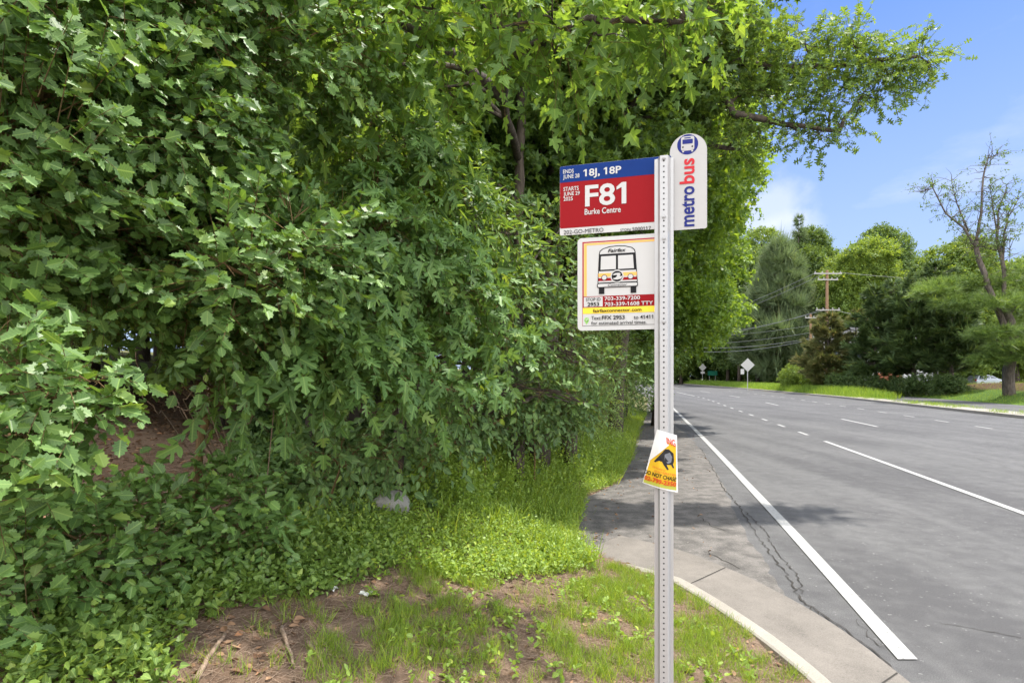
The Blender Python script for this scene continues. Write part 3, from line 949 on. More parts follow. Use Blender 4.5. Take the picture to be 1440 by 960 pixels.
# post: hat-section steel with a row of holes
TOPZ = S(931, 223)[1]
hw, wall, dep = .0135, .021, .030
prof = [(-.0335, .002), (-.0215, .0), (-hw, -dep), (hw, -dep), (.0235, .0), (.0335, .002), (.0335, .0045), (.0215, .003), (hw - .002, -dep + .003), (-hw + .002, -dep + .003), (-.0195, .003), (-.0335, .0045)]
mb = MB()
k = len(prof)
vs = [(x, y, -.35) for x, y in prof] + [(x, y, TOPZ) for x, y in prof]
mb.add(vs, [(i, (i + 1) % k, (i + 1) % k + k, i + k) for i in range(k)] + [tuple(range(2 * k - 1, k - 1, -1))[::-1]])
z = TOPZ - .02; i = 0
while z > -.02:
    n = 10; r = .0031
    vs = [(r * math.cos(2 * PI * j / n), -dep - .0006, z + r * math.sin(2 * PI * j / n)) for j in range(n)]
    mb.add(vs, [tuple(range(n))], 1)
    z -= .0195; i += 1
mb.build('post', [M['galv'], M['dark']], stop)
# bolts
for py in (227, 308, 338, 453):
    zb = S(930, py)[1]; mb = MB()
    mb.tube([(0, -dep - .001, zb), (0, -dep - .006, zb)], .0062, 6); mb.tube([(0, -dep - .006, zb), (0, -dep - .009, zb)], .0032, 8)
    mb.build('bolt', M['galv'], stop)

def z1(x, y): return S(770 + x * .1875, 170 + y * .1875)
def z2(x, y): return S(790 + x / 6.0, 320 + y / 6.0)
def z3(x, y): return S(900 + x / 12.0, 180 + y / 12.0)
YF = .0062           # front face of the sign panels lies just behind the post flanges
# --- route sign
u0, zt = z1(90, 340); zb = z1(90, 858)[1]; u1 = S(944, 225)[0]
mb = MB(); panel(mb, rrect(u0, zb, u1, zt, .006), YF, YF + .002)
rs = mb.build('route_sign', M['white'], stop)
mk = Marks(YF)
zbl = z1(92, 463)[1]; zwh = z1(92, 806)[1]
mk.poly(rrect(u0 + .0005, zwh, u1 - .0005, zt - .0008, .0055), 'red', 1)
mk.rect(u0 + .0005, zbl, u1 - .0005, zt - .008, 'blue', 2)
mk.poly(rrect(u0 + .0005, zt - .02, u1 - .0005, zt - .0008, .0055), 'blue', 2.5)
def line_text(mkk, zf, txt, l, r, t, b, k, bold=.018, ref='H', shear=0, layer=4):
    a = zf(l, b); tp = zf(l, t)
    bb = (zf(r, b)[0], a[1])
    mkk.text(txt, a, bb, (a[0], tp[1]), k, layer, ref, bold, shear)
for txt, l, r, t, b, bo in (('ENDS', 115, 195, 365, 394, .012), ('JUNE 28', 115, 238, 404, 433, .012), ('18J, 18P', 268, 552, 362, 414, .02), ('F81', 280, 590, 483, 637, .02),
                        ('STARTS', 118, 232, 496, 526, .012), ('JUNE 29', 118, 240, 534, 562, .012), ('2025', 118, 188, 571, 599, .012), ('Burke Centre', 277, 548, 659, 702, .014)):
    line_text(mk, z1, txt, l, r, t, b, 'white', bo)
line_text(mk, z1, '202-GO-METRO', 120, 418, 820, 849, 'ink', 0)
line_text(mk, z1, 'STOP#', 545, 625, 808, 827, 'ink', 0)
line_text(mk, z1, '5000117', 635, 776, 797, 824, 'ink', .004)
mk.build('lettering', rs)
# --- white flag
c0, c1 = S(942, 300), S(994.5, 300)
zb = z1(920, 818)[1]; ztop = S(968, 186.5)[1]
rad = (c1[0] - c0[0]) / 2; cu_ = (c0[0] + c1[0]) / 2
ol = [(cu_ + rad * math.cos(a), ztop - rad + rad * math.sin(a)) for a in np.linspace(0, PI, 25)]
ol = [p for p in rrect(c0[0], zb, c1[0], zb + .1, .008)[0:7]] + ol + [p for p in rrect(c0[0], zb, c1[0], zb + .1, .008)[21:28]]
mb = MB(); panel(mb, ol, YF + .0035, YF + .0055)
mb.box(((c0[0] - .02), YF + .0045, zb + .06), (.06, .0018, .03)); mb.box(((c0[0] - .02), YF + .0045, ztop - .10), (.06, .0018, .03))
fl = mb.build('flag_sign', M['flagwhite'], stop)
mk = Marks(YF + .0035)
ce = z3(805, 262); rr = abs(z3(985, 262)[0] - ce[0])
mk.disc(ce, rr, 'navy', 1)
def b3(x, y): return (ce[0] + (x - 805) / 180 * rr, ce[1] - (y - 262) / 180 * rr)
bl, br = b3(692, 372), b3(918, 118)
mk.poly(rrect(bl[0], bl[1], br[0], br[1], rr * .22), 'flagwhite', 2)
for x in (728, 882):
    a, b = b3(x - 15, 398), b3(x + 15, 350); mk.rect(a[0], a[1], b[0], b[1], 'flagwhite', 2)
a, b = b3(716, 252), b3(892, 172); mk.poly(rrect(a[0], a[1], b[0], b[1], rr * .05), 'navy', 3)
a, b = b3(748, 156), b3(858, 138); mk.rect(a[0], a[1], b[0], b[1], 'navy', 3)
mk.disc(b3(724, 306), rr * .085, 'ink', 3, 16); mk.disc(b3(884, 306), rr * .085, 'ink', 3, 16)
# upright lettering, baseline to the right
xb = z1(1099, 600)[0]; xx = z1(1026, 600)[0]
mk.text('metro', (xb, z1(1100, 785)[1]), (xb, z1(1100, 481)[1]), (xx, z1(1100, 785)[1]), 'navy', 3, 'x', .022)
mk.text('bus', (xb, z1(1094, 462)[1]), (xb, z1(1094, 272)[1]), (xx, z1(1094, 462)[1]), 'redtext', 3, 'x', .022)
mk.build('lettering', fl)
# --- bus picture sign
u0 = z2(131, 480)[0]; zt = z2(150, 88)[1]; zb = z2(150, 868)[1]; u1 = u0 + .318
mb = MB(); panel(mb, rrect(u0, zb, u1, zt, .016), YF, YF + .002)
cs = mb.build('bus_picture_sign', M['white'], stop)
mk = Marks(YF)
def q(x, y):                                  # rectified drawing units: x 131..., y 88..868 of the close-up
    return (z2(x, 480)[0], zt - (y - 88) / 780 * (zt - zb))
def rq(x0, y0, x1, y1, k, layer):
    a, b = q(x0, y1), q(x1, y0); mk.rect(a[0], a[1], b[0], b[1], k, layer)
X1 = 838
for (x0, y0, x1, y1, k) in ((172, 122, X1, 132, 'darkred'), (172, 132, 183, 590, 'darkred'), (X1 - 11, 132, X1, 830, 'darkred'), (186, 136, X1 - 18, 152, 'amber'), (186, 152, 209, 580, 'amber'), (X1 - 42, 152, X1 - 18, 580, 'amber')):
    rq(x0, y0, x1, y1, k, 1)
rq(176, 582, 812, 676, 'red', 2); rq(184, 588, 344, 670, 'white', 3)
rq(176, 678, 812, 728, 'yellow', 2)
rq(172, 590, 175, 832, 'darkred', 1); rq(172, 828, 800, 831, 'ink', 1)
def bq(pts, k, layer): mk.poly([q(x, y) for x, y in pts], k, layer)
roof = [(300, 478), (312, 232), (318, 206), (345, 186), (400, 172), (465, 168), (530, 172), (590, 188), (615, 208), (622, 232), (640, 478)]
ins = [(307, 471), (319, 234), (325, 211), (349, 193), (401, 180), (465, 176), (529, 180), (586, 195), (608, 213), (615, 234), (633, 471)]
bq(roof, 'ink', 2); bq(ins, 'white', 3)
bq([(318, 234), (616, 234), (626, 376), (311, 376)], 'ink', 4)
bq([(330, 252), (456, 252), (456, 364), (326, 364)], 'white', 5); bq([(474, 252), (600, 252), (608, 364), (474, 364)], 'white', 5)
rq(308, 394, 632, 424, 'amber', 4); rq(308, 434, 632, 458, 'red', 4)
for x in (358, 580):
    e = q(x, 430); rx = q(x + 25, 430)[0] - e[0]
    mk.disc(e, rx, 'ink', 5); mk.disc(e, rx * .8, 'white', 6)
e = q(466, 424); rx = q(512, 424)[0] - e[0]
mk.disc(e, rx * 1.22, 'white', 5); mk.disc(e, rx, 'ink', 6)
sw = [(425, 412), (450, 398), (485, 396), (497, 408), (486, 424), (512, 424), (500, 446), (470, 452), (440, 450), (430, 440), (452, 436), (468, 420), (462, 412), (445, 414)]
bq(sw, 'white', 7); bq([(450, 418), (466, 416), (458, 428), (446, 432)], 'ink', 8)
mk.poly(rrect(*q(296, 514), *q(642, 476), .006), 'ink', 5); mk.poly(rrect(*q(302, 508), *q(636, 482), .005), 'white', 6)
rq(312, 514, 358, 566, 'ink', 4); rq(580, 514, 628, 566, 'ink', 4)
def tq(txt, l, r, t, b, k, bold=.01, ref='H', shear=0):
    a, bb, tp = q(l, b), q(r, b), q(l, t)
    mk.text(txt, a, (bb[0], a[1]), (a[0], tp[1]), k, 7, ref, bold, shear)
tq('Fairfax', 388, 540, 194, 222, 'ink', .02, 'H', .25)
tq('Connector', 388, 552, 486, 504, 'ink', .012, 'H', .2)
tq('STOP ID', 203, 326, 596, 622, 'ink', .006); tq('2953', 216, 314, 634, 664, 'ink', .02)
tq('703-339-7200', 360, 660, 592, 622, 'white', .018); tq('703-339-1608 TTY', 360, 770, 638, 668, 'white', .018)
tq('fairfaxconnector.com', 262, 672, 690, 718, 'ink', .016)
tq('Text:', 248, 330, 750, 780, 'ink', .006); tq('FFX 2953', 338, 530, 748, 780, 'ink', .02); tq('to 41411', 606, 770, 752, 782, 'ink', .01)
tq('for estimated arrival times.', 248, 716, 794, 822, 'ink', .008)
e = q(208, 778); mk.disc(e, .0085, 'leafgreen', 2, 20, .0085); bq([(188, 785), (228, 785), (208, 818)], 'leafgreen', 2)
bq([(200, 778), (208, 790), (226, 752), (207, 778)], 'white', 3)
mk.build('lettering', cs)

# --- torn flyer taped round the post
fo = empty('lost_dog_flyer', (PX, PY_, PB), -AZ)
tag(fo, 'torn yellow lost dog flyer with folded white corner wrapped around the post', 'flyer', )
def fd(u):   # flyer hugs the post: u -> y
    if u < -.016: return -.0355 + (-.016 - u) * .55
    return -.0355 + max(0, u - .012) * .35
def fz(px, py):
    return S(px, py, .036)
def zf(x, y): return fz(840 + x / 6.857, 580 + y / 6.857)
def quad_patch(mb, tl, tr, bl_, br_, layer, mi, nx_=10, ny_=6):
    vs = []
    for j in range(ny_ + 1):
        for i in range(nx_ + 1):
            s, t = i / nx_, j / ny_
            u = (tl[0] * (1 - s) + tr[0] * s) * (1 - t) + (bl_[0] * (1 - s) + br_[0] * s) * t
            z_ = (tl[1] * (1 - s) + tr[1] * s) * (1 - t) + (bl_[1] * (1 - s) + br_[1] * s) * t
            vs.append((u, fd(u) - .0007 * layer + .0016 * math.sin(z_ * 60), z_))
    w = nx_ + 1
    mb.add(vs, [(j * w + i, j * w + i + 1, (j + 1) * w + i + 1, (j + 1) * w + i) for j in range(ny_) for i in range(nx_)], mi)
def poly_patch(mb, pts, layer, mi):
    mb.add([(u, fd(u) - .0007 * layer + .0016 * math.sin(z_ * 60), z_) for u, z_ in pts], [tuple(range(len(pts)))], mi)
mb = MB()
TL, TR, BL, BR = zf(575, 160), zf(768, 222), zf(432, 690), zf(778, 778)
quad_patch(mb, TL, TR, BL, BR, 0, 0)
quad_patch(mb, TL, TR, BL, BR, -1.2, 0)
sh = mb.build('sheet', M['paper'], fo)
mb = MB()
fm = ['flyeryellow', 'flyerred', 'ink', 'paper', 'dogdark', 'doggrey', 'olive']
quad_patch(mb, zf(590, 205), zf(757, 252), zf(446, 660), zf(762, 742), 1, 0)
quad_patch(mb, zf(443, 655), zf(762, 722), zf(440, 684), zf(762, 754), 2, 6)
quad_patch(mb, zf(580, 200), zf(757, 245), zf(580, 232), zf(757, 325), 2, 3)        # pale strip behind the red heading
# folded white corner
quad_patch(mb, zf(574, 166), zf(604, 206), zf(488, 480), zf(692, 312), 3, 3, 14, 12)
# dog
poly_patch(mb, [zf(545, 470), zf(600, 410), zf(655, 350), zf(690, 352), zf(700, 400), zf(640, 470), zf(620, 470), zf(575, 468), zf(560, 480)], 4, 4)
poly_patch(mb, [zf(690, 352), zf(735, 395), zf(740, 470), zf(730, 500), zf(742, 538), zf(728, 536), zf(712, 505), zf(668, 502), zf(690, 548), zf(675, 552), zf(640, 505), zf(622, 470), zf(650, 400)], 4, 4)
poly_patch(mb, [zf(650, 400), zf(700, 385), zf(722, 430), zf(712, 480), zf(680, 492), zf(648, 460)], 5, 5)
mb.build('printing', [M[k_] for k_ in fm], sh)
class FlyText(MB):
    def text(s, txt, a, b, top, mi, bold=.02):
        vs, fs, w, x0 = text_shape(txt, bold, 0); h = ref_height('H', bold)
        out = []
        for x, y in vs:
            s_ = (x - x0) / w; t_ = y / h
            u = a[0] + (b[0] - a[0]) * s_ + (top[0] - a[0]) * t_; z_ = a[1] + (b[1] - a[1]) * s_ + (top[1] - a[1]) * t_
            out.append((u, fd(u) - .0042 + .0016 * math.sin(z_ * 60), z_))
        s.add(out, fs, mi)
ft = FlyText()
ft.text('ING', zf(672, 298), zf(757, 330), zf(664, 234), 0)
ft.text('IF FOUND PLEASE CALL', zf(530, 530), zf(655, 565), zf(534, 515), 0, .0)
ft.text('DO NOT PURSUE IF SEEN', zf(548, 572), zf(757, 615), zf(552, 552), 0, .0)
ft.text('DO NOT CHASE', zf(448, 592), zf(759, 664), zf(456, 556), 1)
ft.text('02-799-2350', zf(448, 652), zf(758, 716), zf(454, 610), 0, .03)
ft.build('lettering', [M['flyerred'], M['ink']], sh)

# ------------------------------------------------------------------ plants
TM = {k: make_tmpl(k) for k in HALF}
TM['maple'] = make_tmpl('maple', .18, .22)
TM['mulberry'] = make_tmpl('mulberry', .2, .3)
TM['oak'] = make_tmpl('oak', .12, .1)
CL = [clump_tmpl(11 + i, 7, 'rhomb', .62) for i in range(3)]
CLS = [clump_tmpl(31 + i, 5, 'star', .62) for i in range(3)]
NT = needle_tmpl(3, 18, 1.0, .03)
CT = needle_tmpl(4, 12, 1.0, .075, .6)

def lump_twigs(rg, lumps, dens, shell=.45, flat=.85):
    org, out = [], []
    for lp in lumps:
        x, y, z, r = lp[:4]; w = lp[4] if len(lp) > 4 else 1.0
        n = max(3, int(dens * w * r * r))
        d = norm(rg.normal(size=(n, 3)))
        rad = r * (shell + (1 - shell) * np.sqrt(rg.random(n)))
        p = np.array([x, y, z]) + d * rad[:, None] * np.array([1, 1, flat])
        org.append(p); out.append(d)
    return np.concatenate(org), np.concatenate(out)

def above_ground(p, extra=.03):
    return p[:, 2] > H(p[:, 0], p[:, 1]) + extra

def plant(name, label, cat, base, stems, lumps, tmpl, mat, leaf, dens, twigL, m, seed, droop=.25, lift=.15, bark='bark',
          twigmat='twig', twigr=.0022, stem_r=.03, limb_r=.012, group=None, leafname='foliage', stemname='stem', shell=.45, flat=.85, twigs=True, upn=1.0, spread=.9, face=.8):
    """a shrub or tree near by: stems and limbs reach the lumps, twigs with single leaves fill them"""
    rg = np.random.default_rng(seed); r = random.Random(seed)
    e = empty(name, tuple(base)); tag(e, label, cat, group)
    b0 = np.array(base)
    mbs = []
    nodes = []
    for st in stems:
        if not mbs or st[0][2] < Hs(st[0][0], st[0][1]) + .15: mbs.append(MB())
        mb = mbs[-1] if st[0][2] < Hs(st[0][0], st[0][1]) + .15 else mbs[0]
        pts = [Vector(p) for p in st]; fine = []
        for a, b in zip(pts, pts[1:]):
            for i in range(6): fine.append(a.lerp(b, i / 6) + Vector((r.uniform(-1, 1), r.uniform(-1, 1), 0)) * stem_r * .25)
        fine.append(pts[-1])
        K = len(fine); rf = stem_r if st[0][2] < Hs(st[0][0], st[0][1]) + .15 else stem_r * .55
        mb.tube([p - Vector(b0) for p in fine], [rf * (1.15 - .85 * i / K) for i in range(K)], 8, wob=.12, rng=r)
        nodes += [(q, mb) for q in fine[2:]]
    for lp in lumps:
        cpt = Vector(lp[:3])
        best, mb = min(nodes, key=lambda q: (q[0] - cpt).length + max(0, q[0].z - cpt.z) * 1.5)
        L_ = (cpt - best).length
        pts = curve_pts(best, cpt, (0, 0, L_ * .10), 6, r, L_ * .03)
        mb.tube([p - Vector(b0) for p in pts], [limb_r * (1.2 - .75 * i / 6) * min(1.6, .5 + L_) for i in range(7)], 6)
        for _ in range(4):
            d = Vector((r.gauss(0, 1), r.gauss(0, 1), r.gauss(0, 1) + .2)).normalized() * lp[3] * .85
            mid = pts[r.randint(3, 6)]
            pp = curve_pts(mid, cpt + d, (0, 0, lp[3] * .1), 4, r, lp[3] * .05)
            mb.tube([p - Vector(b0) for p in pp], [limb_r * .45 * (1.1 - .8 * i / 4) for i in range(5)], 5)
    for mb in mbs: mb.build(stemname, M[bark], e, smooth=True)
    org, out = lump_twigs(rg, lumps, dens, shell, flat)
    k = above_ground(org); org, out = org[k], out[k]
    pos, ld, nn, sz, lines = sprays(rg, org, out, twigL, m, leaf, droop, lift, spread, upn=upn, face=face)
    k = above_ground(pos, .01); pos, ld, nn, sz = pos[k], ld[k], nn[k], sz[k]
    link(leafname, leaf_mesh(leafname, TM[tmpl] if isinstance(tmpl, str) else tmpl, pos - b0, ld, nn, sz, M[mat]), e)
    if twigs:
        link('twigs', twig_mesh('twigs', lines - b0, twigr, M[twigmat]), e)
    return e

def lp(px, py, Y, r, w=1.0):
    p = ray(px, py, Y); return (p[0], p[1], p[2], r, w)
def chain(a, b, n, r0, r1, w=1.0):
    """a bough: lumps strung from a to b, each (px, py, distance)"""
    return [lp(*[a[k] + (b[k] - a[k]) * i / (n - 1) for k in range(3)], r0 + (r1 - r0) * i / (n - 1), w) for i in range(n)]
def gp(x, y): return (x, y, Hs(x, y))

# --- the big holly on the left
plant('holly_tree', 'large glossy spiny leaved holly filling the upper left corner', 'tree', gp(-2.7, 3.1),
      [[gp(-2.7, 3.1), (-2.6, 3.0, 1.8), (-2.4, 2.9, 2.9), (-2.3, 2.9, 4.2)], [(-2.5, 2.95, 2.2), (-1.85, 2.15, 2.75), (-1.6, 2.2, 3.4)]],
      [lp(-40, 60, 2.05, .36), lp(70, 20, 2.2, .36), lp(30, 200, 2.05, .34), lp(120, 150, 2.3, .36), lp(-30, 330, 2.1, .34), lp(110, 320, 2.35, .36), lp(210, 60, 2.6, .42),
       lp(215, 165, 2.5, .34), lp(320, 60, 2.8, .38), lp(30, 400, 2.35, .26), lp(170, 390, 2.6, .32), lp(260, 345, 2.8, .34), lp(340, 385, 2.55, .28), lp(400, 345, 2.75, .28),
       lp(425, 60, 3.1, .38), lp(200, 280, 2.8, .3), lp(310, 450, 2.8, .22), lp(100, -60, 2.4, .45), lp(300, -70, 2.9, .5)],
      'holly', 'holly', .060, 1150, .24, 11, 101, droop=.12, upn=.7, face=1.0, bark='twig', stem_r=.05, limb_r=.011, stemname='trunk', leafname='crown', twigr=.0024)
plant('holly_sapling', 'holly sapling with spiny leaves sticking out low at the left edge of the picture', 'shrub', gp(-1.75, 1.75),
      [[gp(-1.75, 1.75), (-1.68, 1.75, 1.3), (-1.6, 1.75, 1.8)]],
      [lp(-20, 490, 1.72, .13), lp(20, 530, 1.75, .14), lp(55, 575, 1.78, .13), lp(95, 545, 1.82, .11), lp(5, 605, 1.7, .12), lp(135, 535, 1.88, .07), lp(40, 630, 1.75, .10), lp(-30, 680, 1.65, .14), lp(60, 665, 1.8, .08)],
      'holly', 'holly', .062, 1500, .14, 7, 102, droop=.1, upn=.8, face=.9, bark='twig', stem_r=.012, limb_r=.005)
plant('holly_shrub', 'low spreading holly shrub with spiny leaves over the leaf litter', 'shrub', gp(-2.1, 3.0),
      [[gp(-2.1, 3.0), (-1.95, 2.9, 1.25)], [gp(-1.7, 3.05), (-1.55, 3.0, 1.1)], [gp(-2.0, 2.6), (-1.8, 2.4, 1.1)]],
      [lp(10, 745, 2.25, .20), lp(90, 750, 2.45, .22), lp(180, 735, 2.75, .22), lp(250, 715, 2.95, .20), lp(330, 705, 3.15, .2), lp(110, 800, 2.4, .22), lp(215, 770, 2.75, .20), lp(30, 810, 2.15, .22), lp(300, 755, 3.0, .15), lp(365, 740, 3.2, .12), lp(-40, 850, 2.0, .2)],
      'holly', 'holly', .062, 1300, .18, 8, 103, droop=.1, bark='twig', stem_r=.014, limb_r=.006)
# --- sapling with deeply lobed leaves
plant('mulberry_sapling', 'leaning sapling with thin brown trunk and large drooping lobed leaves', 'tree', gp(-1.72, 3.05),
      [[gp(-1.72, 3.05), tuple(ray(283, 610, 3.1)), tuple(ray(308, 535, 3.15)), (-1.3, 3.4, 2.1), (-.9, 3.7, 2.7)]],
      [lp(290, 555, 2.85, .13), lp(262, 545, 2.8, .09)] + chain((350, 520, 2.95), (470, 470, 3.2), 3, .16, .26) + chain((420, 400, 3.2), (660, 555, 4.0), 6, .30, .13) + chain((430, 495, 3.1), (630, 545, 3.9), 5, .18, .08)
      + chain((505, 320, 3.4), (640, 400, 4.1), 4, .32, .26) + chain((535, 190, 3.9), (610, 250, 4.3), 2, .36, .34) + chain((540, 330, 3.9), (720, 480, 4.6), 5, .3, .15),
      'mulberry', 'mulberry', .092, 520, .26, 8, 104, droop=.55, bark='twig', stem_r=.022, limb_r=.007, stemname='trunk', leafname='crown', upn=.7)
# --- wall of broad-leaved shrubs farther along
plant('viburnum_shrub', 'tall broad leaved shrub spilling over the weeds behind the bus stop', 'shrub', gp(-1.2, 5.6),
      [[gp(-1.2, 5.6), (-1.0, 5.5, 1.8), (-.8, 5.5, 3.0)], [gp(-.6, 6.1), (-.3, 6.0, 2.0)]],
      chain((600, 495, 4.3), (800, 560, 6.0), 6, .26, .13) + chain((680, 430, 4.9), (860, 520, 7.0), 6, .36, .26) + chain((620, 380, 4.8), (760, 420, 6.0), 4, .42, .42) + chain((600, 540, 4.6), (840, 570, 7.6), 7, .14, .12)
      + [lp(640, 320, 5.2, .5), lp(720, 350, 5.7, .5), lp(600, 250, 5.4, .5), lp(790, 400, 6.6, .5), lp(700, 300, 6.4, .35), lp(790, 320, 7, .4)],
      'ovate', 'ovate', .078, 360, .30, 9, 105, droop=.35, bark='bark', stem_r=.04, limb_r=.014)
plant('pokeweed', 'dark green leafy plant leaning out low over the weed patch', 'shrub', gp(-.9, 5.2),
      [[gp(-.9, 5.2), (-.75, 5.0, 1.1)], [gp(-1.5, 4.6), (-1.3, 4.3, 1.1)]],
      [lp(540, 610, 4.4, .2), lp(590, 620, 4.7, .18), lp(630, 600, 5.0, .2), lp(550, 645, 4.4, .13), lp(600, 640, 4.7, .12), lp(480, 620, 4.1, .2), lp(430, 640, 3.8, .16), lp(690, 580, 6.4, .32), lp(750, 585, 7.2, .3), lp(650, 585, 5.8, .28), lp(720, 550, 7, .32), lp(790, 585, 8, .24)],
      'ovate', 'vine', .08, 650, .22, 7, 106, droop=.6, bark='twig', stem_r=.012, limb_r=.006, upn=.6)
plant('bramble', 'dark leafy bramble hugging the ground below the overhanging shrubs', 'shrub', gp(-.3, 6.4),
      [[gp(-.3, 6.4), (-.3, 6.3, 1.3)], [gp(.3, 7.6), (.3, 7.5, 1.2)]],
      chain((540, 632, 4.9), (830, 575, 8.6), 9, .15, .2) + chain((640, 575, 5.8), (800, 560, 8.2), 5, .22, .28) + chain((690, 560, 6.6), (790, 545, 8.0), 3, .32, .36),
      'vine', 'vine', .07, 620, .24, 8, 116, droop=.5, bark='twig', stem_r=.012, limb_r=.005, upn=.7)
plant('honeysuckle_shrub', 'pale feathery small leaved shrub bordering the grass strip beside the road', 'shrub', gp(.8, 10.6),
      [[gp(.8, 10.6), (.9, 10.4, 1.8), (.9, 10.4, 2.8)], [gp(.4, 9.0), (.5, 9.0, 1.8)], [gp(1.5, 12.8), (1.5, 12.6, 1.9)]],
      [lp(770, 555, 8.0, .45), lp(805, 560, 9.0, .5), lp(815, 585, 10, .42), lp(790, 500, 9.0, .7), lp(815, 530, 10.5, .6), lp(830, 580, 11.5, .45), lp(785, 590, 8.6, .3), lp(820, 545, 12.5, .7), lp(845, 580, 14, .5), lp(780, 460, 9.5, .8), lp(820, 460, 11, .8), lp(840, 500, 13, .8), lp(850, 540, 15, .7)],
      'narrow', 'honey', .06, 420, .40, 14, 107, droop=.3, bark='twig', stem_r=.03, limb_r=.012, twigs=True)
plant('boxelder_shrub', 'dark shrub under the trees at the far end of the grass strip', 'shrub', gp(4.2, 21),
      [[gp(4.2, 21), (4.2, 21, 3.0)], [gp(5.0, 25), (5, 25, 3.0)]],
      [lp(870, 500, 17, 1.2), lp(880, 530, 19, 1.0), lp(905, 480, 20, 1.4), lp(878, 550, 21, .8), lp(895, 540, 26, 1.2), lp(900, 500, 26, 1.3), lp(895, 565, 27, .7)],
      'rhomb', 'crowndark', .10, 150, .6, 12, 108, stem_r=.06, limb_r=.02, twigs=False)

plant('cherry_sapling', 'sapling with narrow drooping leaves under the maple bough left of the route sign', 'tree', gp(-1.0, 5.0),
      [[gp(-1.0, 5.0), (-.9, 4.9, 2.0), (-.7, 4.8, 3.2)]],
      chain((520, 150, 4.2), (640, 260, 4.6), 4, .32, .26) + chain((580, 230, 4.2), (720, 330, 4.9), 4, .3, .22) + chain((500, 250, 4.0), (640, 350, 4.4), 4, .28, .2),
      'narrow', 'maple', .105, 420, .30, 9, 115, droop=.6, bark='bark', stem_r=.025, limb_r=.008, stemname='trunk', leafname='crown', upn=.6)
# bare looping vine stems in the recess below the mulberry
_r = random.Random(44); mb = MB(); vb = Vector(gp(-1.55, 3.5))
for k in range(9):
    a = Vector(ray(_r.uniform(180, 430), _r.uniform(470, 520), _r.uniform(3.0, 3.4)))
    b = Vector(ray(_r.uniform(220, 420), _r.uniform(560, 620), _r.uniform(3.0, 3.4)))
    pts = [vb - vb] + [p - vb for p in curve_pts(b, a, (_r.uniform(-.12, .12), 0, _r.uniform(-.12, .05)), 8, _r, .03)]
    mb.tube(pts, [.004] + [.0032] * 9, 5)
vo = mb.build('vine_stem', M['deadwood'], smooth=True); vo.location = vb
tag(vo, 'bare looping vine stems hanging in the dark recess below the lobed sapling', 'vine')
# --- maple overhead
mt = ray(728, 300, 7.4)
plant('maple_tree', 'maple with slender dark trunk whose leafy bough hangs across the top of the picture', 'tree', gp(mt[0], 7.4),
      [[gp(mt[0], 7.4), (mt[0], 7.4, 3.0), (mt[0] + .03, 7.4, 5.0), (mt[0] + .02, 7.3, 7.6), (mt[0], 7.2, 10)],
       [(mt[0], 7.3, 4.6), (-.1, 5.5, 4.5), (-.05, 4.2, 4.15), (.5, 3.6, 4.05), (1.1, 3.7, 4.1)], [(-.1, 5.5, 4.5), (-.6, 4.0, 4.2), (-.95, 3.5, 4.05)]],
      [lp(500, 25, 3.4, .24), lp(560, 50, 3.5, .24), lp(620, 15, 3.5, .26), lp(600, 85, 3.7, .2), lp(690, 40, 3.6, .26), lp(760, 20, 3.6, .26), lp(780, 75, 3.7, .2), lp(840, 50, 3.6, .24), lp(880, 15, 3.7, .24), lp(930, 45, 3.8, .22), lp(985, 15, 3.9, .2),
       lp(700, -60, 3.8, .4), lp(850, -60, 3.9, .4), lp(550, -60, 3.7, .4), lp(440, 60, 3.5, .3), lp(990, -40, 4.0, .3),
       lp(590, 130, 6.0, .55), lp(680, 40, 6.8, .45), lp(600, 60, 6, .7), lp(800, 60, 7, .8), lp(640, 240, 6.6, .5), lp(560, 140, 5.6, .6), lp(500, 120, 5.2, .6)],
      'maple', 'maple', .098, 300, .30, 7, 109, droop=.5, face=.3, stem_r=.085, limb_r=.013, stemname='trunk', leafname='crown', upn=.9)
# --- oak with long limb over the road
plant('oak_tree', 'oak reaching a long dark limb with notched leaves out over the road', 'tree', gp(.9, 9.4),
      [[gp(.9, 9.4), (.95, 9.4, 3.5), (1.2, 9.4, 6.0), (1.3, 9.4, 9), (1.2, 9.2, 12)],
       [(1.1, 9.4, 4.8), tuple(ray(900, 130, 9.2)), tuple(ray(985, 75, 9.0)), tuple(ray(1090, 98, 9.0)), tuple(ray(1190, 90, 9.0)), tuple(ray(1290, 80, 9.0))],
       [tuple(ray(985, 75, 9.0)), tuple(ray(1030, 160, 8.9)), tuple(ray(1090, 172, 8.8)), tuple(ray(1180, 185, 8.8))], [(1.15, 9.4, 5.2), tuple(ray(930, 150, 9.3)), tuple(ray(1000, 205, 9.3)), tuple(ray(1040, 210, 9.3))]],
      [lp(990, 50, 9, .55), lp(1040, 85, 9, .5), lp(1085, 75, 9, .42), lp(1130, 60, 9, .38), lp(1130, 110, 9, .42), lp(1180, 85, 9, .38), lp(1225, 100, 9, .38), lp(1270, 85, 9, .34), lp(1295, 78, 9, .26), lp(1310, 95, 9, .2), lp(1200, 60, 9, .3), lp(1250, 115, 9, .26),
       lp(1100, 150, 8.9, .35), lp(1060, 130, 9, .32), lp(1170, 145, 8.9, .3), lp(1215, 135, 9, .25), lp(1150, 190, 8.8, .2), lp(1185, 180, 8.8, .2), lp(1070, 185, 8.9, .26), lp(1030, 205, 9, .28), lp(1120, 185, 8.8, .18),
       lp(960, 110, 9.3, .6), lp(930, 20, 9.5, .5), lp(1000, -30, 9.5, .8), lp(1000, 150, 9.3, .4), lp(950, 190, 9.5, .5), lp(880, 60, 9.9, .5)],
      'oak', 'oak', .125, 330, .34, 8, 110, droop=.15, stem_r=.13, limb_r=.02, stemname='trunk', leafname='crown', lift=.1, upn=.9, face=0, twigmat='twigdark', twigr=.004)

